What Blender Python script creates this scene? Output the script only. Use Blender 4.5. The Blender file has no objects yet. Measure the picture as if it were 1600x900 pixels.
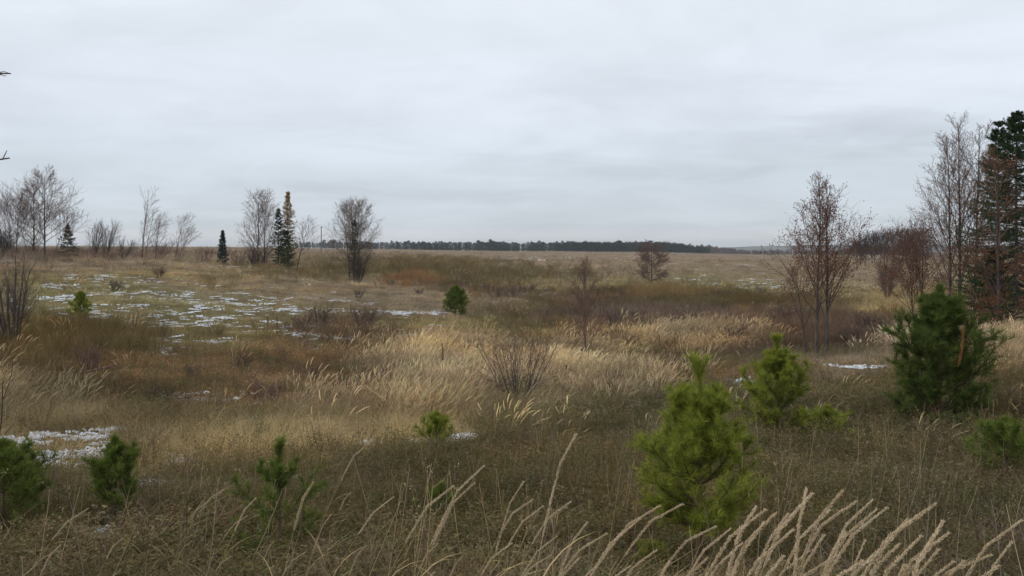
import bpy, math, random
import numpy as np
from mathutils import Vector

R = math.radians
S = bpy.context.scene
COL = S.collection
EYE = 6.0            # eye height over the datum of the valley floor
F = 1330.0           # focal length in photograph pixels (1600 wide)
HZ = 388.0           # row of the horizon

# ------------------------------------------------------------------ camera
cam = bpy.data.cameras.new('camera')
cam.sensor_width = 36.0
cam.lens = 36.0 * F / 1600.0
cam.shift_y = -(450.0 - HZ) / 1600.0
cam.clip_start = 0.05
cam.clip_end = 30000
camo = bpy.data.objects.new('camera', cam)
camo.location = (0, 0, EYE)
camo.rotation_euler = (R(90), 0, 0)
COL.objects.link(camo)
S.camera = camo
S.view_settings.view_transform = 'Standard'
S.view_settings.look = 'None'
S.view_settings.exposure = 0.0
S.view_settings.gamma = 1.0

# ------------------------------------------------------------------ sky and sun
SUN_EL, SUN_AZ = R(38), R(250)          # behind the cloud, to the left
W = bpy.data.worlds.new('World')
S.world = W
W.use_nodes = True
nt = W.node_tree
for n in list(nt.nodes): nt.nodes.remove(n)
def N(tree, typ, **kw):
    n = tree.nodes.new(typ)
    for k, v in kw.items(): setattr(n, k, v)
    return n
def math_node(tree, op, a, b=None, clamp=False):
    n = N(tree, 'ShaderNodeMath', operation=op); n.use_clamp = clamp
    for i, v in enumerate((a, b)):
        if v is None: continue
        if isinstance(v, (int, float)): n.inputs[i].default_value = v
        else: tree.links.new(v, n.inputs[i])
    return n.outputs[0]
def ramp(tree, fac, stops, interp='LINEAR'):
    n = N(tree, 'ShaderNodeValToRGB')
    cr = n.color_ramp; cr.interpolation = interp
    while len(cr.elements) < len(stops): cr.elements.new(0.5)
    for e, (p, c) in zip(cr.elements, stops):
        e.position = p
        e.color = (c[0], c[1], c[2], 1) if not isinstance(c, (int, float)) else (c, c, c, 1)
    tree.links.new(fac, n.inputs[0])
    return n.outputs[0]
def mixc(tree, typ, fac, a, b):
    n = N(tree, 'ShaderNodeMix', data_type='RGBA', blend_type=typ)
    for i, v in ((0, fac), (6, a), (7, b)):
        if isinstance(v, (int, float)): n.inputs[i].default_value = v
        elif isinstance(v, tuple): n.inputs[i].default_value = (*v, 1)
        else: tree.links.new(v, n.inputs[i])
    return n.outputs[2]
L = nt.links.new
out = N(nt, 'ShaderNodeOutputWorld')
bg = N(nt, 'ShaderNodeBackground'); bg.inputs['Strength'].default_value = 0.1
L(bg.outputs[0], out.inputs[0])
sky = N(nt, 'ShaderNodeTexSky', sky_type='NISHITA')
sky.sun_disc = False; sky.sun_elevation = SUN_EL; sky.sun_rotation = SUN_AZ
tc = N(nt, 'ShaderNodeTexCoord')
sep = N(nt, 'ShaderNodeSeparateXYZ'); L(tc.outputs['Generated'], sep.inputs[0])
zc = math_node(nt, 'MAXIMUM', sep.outputs[2], 0.0)
den = math_node(nt, 'ADD', zc, 0.16)
px_ = math_node(nt, 'DIVIDE', sep.outputs[0], den)
py_ = math_node(nt, 'DIVIDE', sep.outputs[1], den)
cmb = N(nt, 'ShaderNodeCombineXYZ'); L(px_, cmb.inputs[0]); L(py_, cmb.inputs[1]); cmb.inputs[2].default_value = 3.7
def cloud_noise(scale, detail, sx, sy, off, dist=0.4):
    mp = N(nt, 'ShaderNodeMapping'); mp.inputs['Scale'].default_value = (sx, sy, 1); mp.inputs['Location'].default_value = off
    L(cmb.outputs[0], mp.inputs[0])
    n = N(nt, 'ShaderNodeTexNoise'); n.inputs['Scale'].default_value = scale
    n.inputs['Detail'].default_value = detail; n.inputs['Roughness'].default_value = 0.55
    n.inputs['Distortion'].default_value = dist
    L(mp.outputs[0], n.inputs['Vector'])
    return n.outputs[0]
n1 = cloud_noise(0.85, 5, 0.9, 1.0, (2.3, 5.1, 0))
n2 = cloud_noise(2.0, 6, 0.8, 1.0, (7.3, 1.4, 0), 0.9)
base = ramp(nt, zc, [(0.0, (8.3, 8.4, 8.5)), (0.012, (8.1, 8.25, 8.5)), (0.026, (6.85, 7.5, 8.15)), (0.09, (7.2, 7.95, 8.75)),
                     (0.17, (8.1, 8.75, 9.65)), (0.30, (8.6, 9.15, 9.9)), (1.0, (8.3, 8.7, 9.3))])
m1 = ramp(nt, n1, [(0.34, 0.90), (0.5, 0.98), (0.66, 1.06)])
m2 = ramp(nt, n2, [(0.30, 0.95), (0.52, 1.0), (0.72, 1.02)])
cl = mixc(nt, 'MULTIPLY', 1.0, base, m1)
cl = mixc(nt, 'MULTIPLY', 1.0, cl, m2)
def bank(cx, cy, rx, ry, depth):          # a darker bank in the cloud sheet
    dx = math_node(nt, 'DIVIDE', math_node(nt, 'SUBTRACT', px_, cx), rx); dy = math_node(nt, 'DIVIDE', math_node(nt, 'SUBTRACT', py_, cy), ry)
    d2 = math_node(nt, 'ADD', math_node(nt, 'MULTIPLY', dx, dx), math_node(nt, 'MULTIPLY', dy, dy))
    d2 = math_node(nt, 'ADD', d2, math_node(nt, 'MULTIPLY', math_node(nt, 'SUBTRACT', n2, 0.5), 2.4))
    return ramp(nt, math_node(nt, 'MULTIPLY', d2, 0.5), [(0.0, 1 - depth), (0.22, 1 - depth * .6), (0.5, 1.0)], 'EASE')
for bk in ((1.39, 3.15, .50, .30, .15), (.9, 3.5, .9, .25, .06), (.3, 3.9, .8, .28, .07), (-.4, 4.4, .8, .35, .08), (-1.7, 4.2, .7, .4, .05)):
    cl = mixc(nt, 'MULTIPLY', 1.0, cl, bank(*bk))
skyc = mixc(nt, 'MIX', 0.93, sky.outputs[0], cl)
L(skyc, bg.inputs[0])

sl = bpy.data.lights.new('sun', 'SUN')
sl.energy = 1.3; sl.angle = R(35); sl.color = (1.0, 0.96, 0.9)
so = bpy.data.objects.new('sun', sl)
sd = Vector((math.sin(SUN_AZ) * math.cos(SUN_EL), math.cos(SUN_AZ) * math.cos(SUN_EL), math.sin(SUN_EL)))
so.rotation_euler = (-sd).to_track_quat('-Z', 'Y').to_euler()
so.location = (0, 0, 60)
COL.objects.link(so)

# ------------------------------------------------------------------ helpers
def vnoise(x, y, seed=0):
    x = np.asarray(x, float); y = np.asarray(y, float)
    xi = np.floor(x); yi = np.floor(y); fx = x - xi; fy = y - yi
    fx = fx * fx * (3 - 2 * fx); fy = fy * fy * (3 - 2 * fy)
    def h(a, b):
        v = np.sin(a * 127.1 + b * 311.7 + seed * 74.7) * 43758.5453
        return v - np.floor(v)
    return (h(xi, yi) * (1 - fx) + h(xi + 1, yi) * fx) * (1 - fy) + (h(xi, yi + 1) * (1 - fx) + h(xi + 1, yi + 1) * fx) * fy
def fbm(x, y, seed=0, o=4):
    s = 0; a = 0.5; t = 0
    for i in range(o):
        s = s + a * vnoise(np.asarray(x) * 2 ** i, np.asarray(y) * 2 ** i, seed + 13 * i); t += a; a *= 0.5
    return s / t

def put(o, label=None, cat=None, group=None, kind=None):
    if label: o['label'] = label
    if cat: o['category'] = cat
    if group: o['group'] = group
    if kind: o['kind'] = kind
    return o
def empty(name, loc, rz=0.0, label=None, cat=None, group=None):
    o = bpy.data.objects.new(name, None); COL.objects.link(o)
    o.empty_display_size = 0.2
    o.location = loc; o.rotation_euler = (0, 0, rz)
    return put(o, label, cat, group)
def copy_tree(root, loc, rz=0.0, scale=None, label=None):
    r = root.copy(); COL.objects.link(r); r.location = loc; r.rotation_euler = (0, 0, rz)
    if scale is not None: r.scale = scale if hasattr(scale, '__len__') else (scale,) * 3
    if label: r['label'] = label
    for ch in list(root.children):
        c = ch.copy(); COL.objects.link(c); c.parent = r
        for g in ch.children:
            d = g.copy(); COL.objects.link(d); d.parent = c
    return r

class MB:
    def __init__(s): s.V = []; s.F = []; s.T = []; s.M = []; s.n = 0
    def add(s, V, Fc, tint=0.5, mat=0):
        V = np.asarray(V, float).reshape(-1, 3); Fc = np.asarray(Fc, np.int64).reshape(-1, 3)
        s.V.append(V); s.F.append(Fc + s.n); s.n += len(V)
        s.T.append(np.broadcast_to(np.asarray(tint, float), (len(V),)))
        s.M.append(np.full(len(Fc), mat, np.int32))
    def mesh(s, name, mats):
        V = np.concatenate(s.V); Fc = np.concatenate(s.F); T = np.concatenate(s.T); M = np.concatenate(s.M)
        me = bpy.data.meshes.new(name)
        me.vertices.add(len(V)); me.vertices.foreach_set('co', V.astype(np.float32).ravel())
        me.loops.add(3 * len(Fc)); me.loops.foreach_set('vertex_index', Fc.astype(np.int32).ravel())
        me.polygons.add(len(Fc)); me.polygons.foreach_set('loop_start', np.arange(0, 3 * len(Fc), 3, dtype=np.int32))
        for m in mats: me.materials.append(m)
        me.polygons.foreach_set('material_index', M)
        a = me.attributes.new('tint', 'FLOAT', 'POINT'); a.data.foreach_set('value', T.astype(np.float32))
        me.update(calc_edges=True)
        return me
    def build(s, name, mats, parent=None, smooth=False):
        me = s.mesh(name, mats if isinstance(mats, (list, tuple)) else [mats])
        if smooth: me.polygons.foreach_set('use_smooth', np.ones(len(me.polygons), bool))
        o = bpy.data.objects.new(name, me); COL.objects.link(o)
        if parent: o.parent = parent
        return o
def nrm(v): return v / np.maximum(np.linalg.norm(v, axis=-1, keepdims=True), 1e-9)
def basis(t):
    ref = np.where(np.abs(t[..., 2:3]) > 0.9, np.array([1.0, 0, 0]), np.array([0, 0, 1.0]))
    a = nrm(np.cross(t, ref)); return a, np.cross(t, a)
def tubes(mb, P, Rd, sides=4, tint=0.5, mat=0, cap=True):
    P = np.asarray(P, float); Rd = np.asarray(Rd, float); n, k, _ = P.shape
    T = np.gradient(P, axis=1); T = nrm(T); a, b = basis(T)
    ang = np.arange(sides) / sides * 2 * np.pi
    ring = P[:, :, None, :] + Rd[:, :, None, None] * (np.cos(ang)[None, None, :, None] * a[:, :, None, :] + np.sin(ang)[None, None, :, None] * b[:, :, None, :])
    idx = np.arange(n * k * sides).reshape(n, k, sides)
    i0 = idx[:, :-1, :]; i1 = idx[:, 1:, :]; j0 = np.roll(i0, -1, 2); j1 = np.roll(i1, -1, 2)
    Fc = np.concatenate([np.stack([i0, j0, j1], -1).reshape(-1, 3), np.stack([i0, j1, i1], -1).reshape(-1, 3)])
    t = np.asarray(tint, float)
    if t.ndim == 1: t = np.repeat(t, k * sides)
    mb.add(ring.reshape(-1, 3), Fc, t, mat)
def strips(mb, P, Wd, side, tint=0.5, mat=0):
    P = np.asarray(P, float); n, k, _ = P.shape
    Wd = np.broadcast_to(Wd, (n, k)); sd_ = side[:, None, :] if side.ndim == 2 else side
    V = np.stack([P - sd_ * Wd[..., None], P + sd_ * Wd[..., None]], 2)
    idx = np.arange(n * k * 2).reshape(n, k, 2)
    a, b, c, d = idx[:, :-1, 0], idx[:, :-1, 1], idx[:, 1:, 1], idx[:, 1:, 0]
    Fc = np.concatenate([np.stack([a, b, c], -1).reshape(-1, 3), np.stack([a, c, d], -1).reshape(-1, 3)])
    t = np.asarray(tint, float)
    if t.ndim == 1: t = np.repeat(t, k * 2)
    elif t.ndim == 2: t = np.repeat(t.ravel(), 2)
    mb.add(V.reshape(-1, 3), Fc, t, mat)
def darts(mb, B, D, width, tint=0.5, mat=0, rng=None):
    """single-triangle needles / leaf bits: base B, vector D"""
    n = len(B); t = nrm(D); a, b = basis(t)
    ph = rng.uniform(0, 2 * np.pi, n)[:, None]; s_ = a * np.cos(ph) + b * np.sin(ph)
    w = np.broadcast_to(np.asarray(width, float), (n,))[:, None]
    V = np.stack([B - s_ * w, B + s_ * w, B + D], 1).reshape(-1, 3)
    tt = np.asarray(tint, float); tt = np.repeat(tt, 3) if tt.ndim else tt
    mb.add(V, np.arange(3 * n).reshape(n, 3), tt, mat)
def leaves(mb, B, D, width, tint=0.5, mat=0, rng=None):
    """diamond leaves"""
    n = len(B); t = nrm(D); a, b = basis(t)
    ph = rng.uniform(0, 2 * np.pi, n)[:, None]; s_ = a * np.cos(ph) + b * np.sin(ph)
    w = np.broadcast_to(np.asarray(width, float), (n,))[:, None]
    V = np.stack([B, B + D * 0.45 - s_ * w, B + D, B + D * 0.45 + s_ * w], 1).reshape(-1, 3)
    i = np.arange(n)[:, None] * 4
    Fc = np.concatenate([i + np.array([0, 1, 2]), i + np.array([0, 2, 3])])
    tt = np.asarray(tint, float); tt = np.repeat(tt, 4) if tt.ndim else tt
    mb.add(V, Fc, tt, mat)
def along(P, t):
    k = P.shape[1]; f = np.clip(t, 0, 1) * (k - 1); i = np.minimum(f.astype(int), k - 2); fr = (f - i)[..., None]
    rows = np.arange(len(P))[:, None]
    A = P[rows, i]; B = P[rows, i + 1]
    return A + (B - A) * fr, nrm(B - A)
def grow(rng, P, Rd, n, t0, t1, lenf, ang, up, wob, k, rs=0.55, angj=0.2, flat=0.0, absl=None, bias=None, rmin=0.0):
    Np = len(P)
    t = t0 + (t1 - t0) * (np.arange(n)[None, :] + rng.uniform(0, 1, (Np, n))) / n
    pos, tan = along(P, t)
    Rp = along(np.repeat(Rd[..., None], 3, 2), t)[0][..., 0]
    Ln = np.linalg.norm(np.diff(P, axis=1), axis=2).sum(1)[:, None]
    ln = (lenf(t) * (Ln if absl is None else absl)) * rng.uniform(0.7, 1.25, t.shape)
    az = np.arange(n)[None, :] * 2.399 + rng.uniform(0, 6.28, (Np, 1)) + rng.uniform(-0.7, 0.7, t.shape)
    a, b = basis(tan)
    perp = a * np.cos(az)[..., None] + b * np.sin(az)[..., None]
    if flat: perp[..., 2] *= (1 - flat); perp = nrm(perp)
    an = (ang(t) if callable(ang) else ang) + rng.normal(0, angj, t.shape)
    d = tan * np.cos(an)[..., None] + perp * np.sin(an)[..., None]
    M = Np * n; d = d.reshape(M, 3); pos = pos.reshape(M, 3); ln = ln.reshape(M); Rp = Rp.reshape(M)
    pts = [pos]
    for s in range(k - 1):
        upv = up(s / (k - 1)) if callable(up) else up
        d = d + rng.normal(0, wob, (M, 3)); d[:, 2] += upv
        if bias is not None: d += bias
        d = nrm(d); pts.append(pts[-1] + d * (ln / (k - 1))[:, None])
    P2 = np.stack(pts, 1)
    r0 = np.maximum(Rp * rs, rmin)
    R2 = r0[:, None] * np.linspace(1, 0.35, k)[None, :]
    return P2, R2, t.reshape(M)

def stem_path(rng, H, lean, k=9, wob=.012, x0=0.0, y0=0.0, curve=0.0):
    s = np.linspace(0, 1, k)
    P = np.stack([x0 + lean[0] * H * s ** (1 + curve), y0 + lean[1] * H * s ** (1 + curve), H * s - .15 * (s == 0)], 1)
    P[1:-1, :2] += np.cumsum(rng.normal(0, wob * H / 3, (k - 2, 2)), 0) * .6
    return P

# ------------------------------------------------------------------ terrain
# each column: bearing (photo px), then (row, depth) pairs; beyond the crests (height, depth)
COLS = {   # nine visible points (row, depth), then six (height, depth)
 0:    ([(900,6.5),(800,9),(700,13.5),(640,18),(600,22),(530,32),(470,48),(430,70),(402,100)], [(-1.7,118),(-1.8,135),(-0.75,250),(1.35,600),(1.6,900),(0,2500)]),
 200:  ([(900,6.5),(800,9),(700,13.8),(640,18.8),(600,23),(550,30),(500,40),(450,62),(403,112)], [(-2.0,128),(-2.1,145),(-0.9,250),(1.2,600),(1.5,900),(0,2500)]),
 400:  ([(900,6.5),(800,9),(700,14.5),(650,19),(600,25),(550,34),(500,48),(450,75),(416,108)], [(-3.6,118),(-4.0,132),(-1.8,210),(-0.6,400),(0.8,800),(0,2500)]),
 600:  ([(900,6.5),(800,9),(700,15.2),(650,20),(600,27),(550,37),(500,54),(465,80),(446,92)], [(-5.4,102),(-5.6,118),(-3.3,165),(-2.1,300),(-1.6,900),(-2,2500)]),
 780:  ([(900,6.5),(800,9),(700,15.2),(670,18),(620,25),(570,35),(530,47),(495,64),(468,84)], [(-6.2,93),(-5.7,108),(-4.1,160),(-3.5,300),(-3.4,900),(-5,2500)]),
 1000: ([(900,6.5),(800,9),(700,15),(642,19.5),(600,30),(575,36),(550,43),(520,54),(490,72)], [(-5.5,88),(-5.3,105),(-4.5,170),(-3.8,350),(-4.1,900),(-7,2500)]),
 1200: ([(900,6.5),(800,9),(700,13.8),(640,19),(595,23.5),(575,32),(550,40),(510,58),(470,85)], [(-5.1,110),(-5.1,130),(-4.6,220),(-5.0,450),(-9,1200),(-16,2500)]),
 1400: ([(900,6.5),(800,9),(700,13.4),(620,18.5),(572,26),(555,33),(545,36),(510,52),(470,78)], [(-4.6,100),(-4.5,115),(-3.7,190),(-4.5,350),(-9,1200),(-16,2500)]),
 1600: ([(900,6.5),(800,9),(700,13.2),(620,18),(560,27),(545,31),(530,36),(500,48),(460,75)], [(-3.9,95),(-3.8,120),(-4.0,250),(-4.5,500),(-8,1200),(-14,2500)]),
}
LR = np.linspace(math.log(0.4), math.log(9000), 640)
azs, rows_ = [], []
keys_ = list(COLS)
for px in range(0, 1601, 25):
    q = min(max(i for i, k in enumerate(keys_) if k <= px), len(keys_) - 2); w_ = (px - keys_[q]) / (keys_[q + 1] - keys_[q]); w_ = w_ * w_ * (3 - 2 * w_)
    (na, fa), (nb_, fb) = COLS[keys_[q]], COLS[keys_[q + 1]]
    near = [tuple((1 - w_) * np.array(a) + w_ * np.array(b)) for a, b in zip(na, nb_)]; far = [tuple((1 - w_) * np.array(a) + w_ * np.array(b)) for a, b in zip(fa, fb)]
    u = (px - 800) / F; ca = math.sqrt(1 + u * u)
    d = [0.4, 1.6, 3.0] + [b for a, b in near] + [b for a, b in far] + [9000]
    z = [-1.62, -1.64, -1.78] + [-(a - HZ) / F * b for a, b in near] + [a for a, b in far] + [far[-1][0] * 1.0]
    azs.append(math.atan(u)); rows_.append(np.interp(LR, np.log(np.array(d) * ca), z))
fine = np.concatenate([np.linspace(R(-42), R(42), 430), np.linspace(R(42), R(318), 90)[1:-1]])
azk = np.array(azs); rk = np.array(rows_)
TAB = np.zeros((len(fine), len(LR)))
for j in range(len(LR)):
    aa = np.concatenate([azk, [azk[0] + 2 * np.pi]]); vv = np.concatenate([rk[:, j], [rk[0, j]]])
    TAB[:, j] = np.interp(np.where(fine < azk[0], azk[0], fine), aa, vv)
def smooth(A, sig, axis, wrap):
    w = int(3 * sig + 1); k = np.exp(-0.5 * (np.arange(-w, w + 1) / sig) ** 2); k /= k.sum()
    pad = [(0, 0), (0, 0)]; pad[axis] = (w, w)
    B = np.pad(A, pad, mode='wrap' if wrap else 'edge')
    return np.apply_along_axis(lambda v: np.convolve(v, k, 'valid'), axis, B)
TAB[:430] = smooth(TAB, 5.0, 0, True)[:430]
TAB = smooth(TAB, 1.7, 1, False)
AZ, LRG = np.meshgrid(fine, LR, indexing='ij')
RR = np.exp(LRG); GX = RR * np.sin(AZ); GY = RR * np.cos(AZ)
sm = lambda a, b, x: np.clip((x - a) / (b - a), 0, 1)
TAB = TAB + (fbm(GX / 1.5, GY / 1.8, 3) - 0.5) * (.24 + .36 * sm(15, 35, RR)) * sm(3, 9, RR) * (1 - sm(70, 130, RR)) \
          + (fbm(GX / 7, GY / 7, 5) - 0.5) * 0.5 * sm(8, 30, RR) * (1 - sm(200, 400, RR)) \
          + (fbm(GX / 40, GY / 40, 7) - 0.5) * 1.0 * sm(90, 250, RR)
TAB = TAB + EYE
NA, NR = TAB.shape
DL = LR[1] - LR[0]
def ground(X, Y):
    X = np.asarray(X, float); Y = np.asarray(Y, float)
    az = np.arctan2(X, Y); az = np.where(az < fine[0], az + 2 * np.pi, az)
    fi = np.interp(az, np.concatenate([fine, [fine[0] + 2 * np.pi]]), np.arange(NA + 1))
    fj = np.clip((np.log(np.maximum(np.hypot(X, Y), 0.41)) - LR[0]) / DL, 0, NR - 1.001)
    i = np.floor(fi).astype(int); j = np.floor(fj).astype(int); a = fi - i; b = fj - j
    i0 = i % NA; i1 = (i + 1) % NA
    return (TAB[i0, j] * (1 - b) + TAB[i0, j + 1] * b) * (1 - a) + (TAB[i1, j] * (1 - b) + TAB[i1, j + 1] * b) * a
def spot(px, Y):
    X = (px - 800) / F * Y
    return np.array([X, Y, float(ground(X, Y))])
def tall(px, Y, top):            # height of a thing whose top shows at this row
    return (HZ - top) / F * Y + EYE - spot(px, Y)[2]
def proj(X, Y, Z):
    Yc = np.maximum(Y, 0.5)
    return 800 + F * X / Yc, HZ - F * (Z - EYE) / Yc

# ---- what grows where: plant communities, laid out over the valley
TYPES = ['straw', 'lodged', 'green', 'rust', 'scrub', 'weed', 'plain', 'herb']
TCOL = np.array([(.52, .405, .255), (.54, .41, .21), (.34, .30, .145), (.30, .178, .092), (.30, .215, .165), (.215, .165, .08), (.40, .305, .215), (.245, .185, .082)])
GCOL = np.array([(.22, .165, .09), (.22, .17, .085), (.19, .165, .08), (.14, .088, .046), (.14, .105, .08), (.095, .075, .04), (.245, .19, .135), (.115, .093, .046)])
BLOBS = [
 # type, x, y, rx, ry, weight
 ('plain', 800, 402, 900, 16, 3.0), ('plain', 200, 384, 400, 12, 3), ('plain', 1100, 425, 500, 16, 1.2),
 ('lodged', 470, 440, 260, 34, 1.0), ('plain', 560, 455, 260, 30, 1.6), ('plain', 250, 415, 260, 14, 1.6),
 ('green', 250, 470, 300, 50, 1.6), ('green', 330, 520, 260, 45, 1.0), ('plain', 300, 500, 300, 60, 0.6),
 ('scrub', 545, 515, 70, 20, .8), ('rust', 310, 618, 280, 58, 2.9), ('rust', 480, 588, 130, 40, 2.2), ('weed', 350, 610, 250, 40, 1.0), ('rust', 110, 560, 120, 30, 1.3),
 ('lodged', 60, 668, 170, 42, 2.6), ('rust', 90, 590, 130, 26, 1.2), ('herb', 40, 580, 90, 18, 1.0), ('straw', 20, 640, 80, 28, 1.0), ('lodged', 240, 690, 160, 40, 1.0), ('weed', 230, 660, 120, 40, 0.8),
 ('straw', 670, 592, 70, 40, 1.9), ('weed', 760, 570, 120, 20, .8), ('straw', 930, 608, 95, 36, 2.0), ('straw', 800, 580, 160, 24, .8), ('rust', 1060, 590, 130, 22, 1.6), ('weed', 1150, 575, 150, 24, 1.0), 
 ('lodged', 590, 678, 230, 24, 3.6), ('lodged', 800, 655, 130, 22, 3.0), ('lodged', 420, 700, 140, 22, 1.6), ('straw', 600, 655, 130, 16, 1.6), ('straw', 1070, 537, 100, 13, 1.5), ('straw', 1430, 545, 60, 16, 1.0), ('scrub', 1180, 540, 120, 16, .8), ('rust', 1250, 530, 160, 22, .9), ('green', 1380, 480, 120, 30, .5), ('lodged', 1400, 480, 90, 35, 1.0), ('plain', 1280, 574, 120, 24, 4.5), ('plain', 1180, 590, 90, 14, 2.0), ('straw', 1560, 545, 80, 25, 1.4),
 ('green', 760, 510, 130, 32, 1.5), ('lodged', 700, 530, 120, 20, 0.8), ('rust', 870, 540, 90, 24, 0.9), ('rust', 1100, 580, 130, 24, 1.6), ('rust', 1010, 560, 80, 18, 1.0),
 ('scrub', 1060, 500, 190, 14, 1.2), ('herb', 1150, 480, 120, 18, .8), ('weed', 1000, 480, 260, 26, .9), ('scrub', 1330, 520, 100, 22, 0.9), ('rust', 1330, 515, 110, 25, 1.0), ('scrub', 930, 470, 120, 20, .6),
 ('green', 1130, 445, 160, 26, 1.6), ('green', 860, 445, 80, 18, 1.0), ('lodged', 900, 450, 80, 20, 1.0), ('plain', 1330, 430, 200, 30, 0.9), ('green', 640, 425, 200, 22, 0.7),
 ('scrub', 120, 400, 200, 9, 1.4), ('rust', 660, 435, 80, 14, 2.0), ('green', 520, 430, 110, 15, 0.8),
 ('herb', 590, 424, 170, 15, 4.5), ('herb', 760, 445, 70, 12, 3.0), ('scrub', 760, 452, 60, 10, 1.2), ('lodged', 400, 425, 130, 8, 1.6), ('plain', 690, 472, 150, 14, 3.2), ('plain', 520, 448, 150, 14, 3.0), ('plain', 400, 428, 120, 10, 2.5), ('herb', 880, 430, 120, 10, .9), ('herb', 100, 540, 120, 20, 1.4), ('herb', 1000, 470, 160, 14, 1.2),
 ('rust', 1180, 590, 120, 16, 1.4), ('rust', 760, 545, 160, 12, .8), ('weed', 1000, 560, 300, 30, .7), ('green', 200, 590, 300, 60, .5), ('lodged', 200, 760, 320, 70, 1.2), ('lodged', 430, 720, 160, 30, 1.2), ('green', 700, 820, 300, 60, .5),
 ('weed', 800, 800, 900, 90, 1.8), ('weed', 1300, 660, 400, 55, 2.0), ('green', 1300, 650, 260, 40, 0.5), ('rust', 1350, 740, 220, 40, 0.6), ('green', 850, 760, 250, 40, 0.35), ('lodged', 1000, 870, 250, 40, 0.5),
 ('weed', 980, 680, 130, 26, 1.6), ('rust', 280, 740, 160, 36, 0.9), ('lodged', 330, 800, 200, 60, 0.45), ('green', 560, 750, 140, 40, 0.5), ('weed', 90, 820, 180, 70, 1.5),
]
def zones(X, Y, Z):
    px, py = proj(X, Y, Z)
    px = np.where(Y < 1.0, 3000 * np.sign(X + 1e-6), px)
    r = np.hypot(X, Y); sc = np.maximum(r, 6) / 22
    U_ = X / np.maximum(r, 1) * 9; L_ = np.log(np.maximum(r, 1)) * 7
    px = px + (fbm(U_, L_, 21) - 0.5) * 130
    py = np.clip(py + (fbm(U_, L_, 33) - 0.5) * 44 * np.clip((py - HZ) / 150, 0.15, 1), 380, 900)
    px = np.clip(px, -250, 1850)
    Wt = np.full((len(TYPES),) + X.shape, 0.06)
    Wt[TYPES.index('green')] += 0.10
    for ty, cx, cy, rx, ry, w in BLOBS:
        Wt[TYPES.index(ty)] += w * np.exp(-((px - cx) / rx) ** 2 - ((py - cy) / ry) ** 2)
    for i in range(len(TYPES)):
        Wt[i] *= 0.35 + 1.3 * fbm(U_ * 2.4, L_ * 2.6, 50 + i, 4)
    Wt = Wt ** 1.6
    return Wt / Wt.sum(0)
SNOW = [ # x, y, rx, ry, strength
 (150, 475, 210, 42, .95), (330, 495, 260, 44, .9), (220, 480, 80, 8, 1.2), (460, 487, 90, 10, 1.2), (640, 490, 110, 5, 1.4), (265, 548, 40, 8, 1.3), (470, 520, 110, 24, .8), (660, 525, 80, 14, .9), (160, 440, 90, 14, .85),
 (80, 722, 110, 42, 1.21), (130, 770, 60, 14, 1.15), (240, 770, 40, 8, 1.1), (130, 690, 30, 10, .6), (100, 612, 30, 6, .8), (280, 727, 26, 12, 1.3), (150, 850, 30, 9, 1.4), (210, 828, 25, 9, 1.2), (120, 797, 60, 9, 1.15), (350, 812, 50, 7, 1.0), (440, 760, 30, 5, .8), (180, 680, 14, 6, .9),
 (620, 697, 90, 4, 1.3), (725, 690, 24, 5, 1.3), (990, 641, 20, 6, 1.5), (1165, 601, 30, 5, 1.5), (1345, 576, 60, 4, 1.5), (1090, 622, 20, 5, .9), (1590, 548, 25, 4, 1.1), 
 (745, 438, 25, 9, .95), (830, 455, 70, 14, .55), (1180, 450, 70, 20, .80), (1100, 440, 60, 10, .65), (1210, 460, 40, 12, .7), (1380, 448, 30, 6, .7), (945, 514, 60, 4, .75), (1080, 540, 40, 10, .55), (1180, 550, 40, 14, .6), (1430, 520, 40, 10, .5),
 (850, 405, 120, 2.5, 1.0), (360, 625, 150, 20, .35), (360, 418, 30, 4, .9), (1450, 775, 45, 7, .7), (1550, 800, 40, 8, .5), (1400, 845, 60, 10, .5),
 (820, 762, 12, 8, .9), (700, 600, 30, 4, .7), (1080, 415, 130, 4, .5),
]
def snowf(X, Y, Z, thin=False):
    px, py = proj(X, Y, Z); f = np.zeros(X.shape)
    r = np.hypot(X, Y); sc = np.maximum(r, 9) / 40
    for cx, cy, rx, ry, w in SNOW: f = np.maximum(f, w * np.exp(-(((px - cx) / rx) ** 2 + ((py - cy) / ry) ** 2) ** 1.2))
    nz = np.where(r < 22, fbm(X / .55, Y / .6, 91, 3), fbm(X / 2.6, Y / 3.4, 92, 4))
    g_ = np.clip(f * .9 + (nz - .55) * 3.0, 0, 1) * np.clip(f * 2.2, 0, 1)
    g_ = g_ * np.where((r < 17) & (nz < .5), .12, 1)
    return g_ if not thin else g_ ** 1.5 * SPP[:, 0] * np.where(f > 1.12, 4, 1)

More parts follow.
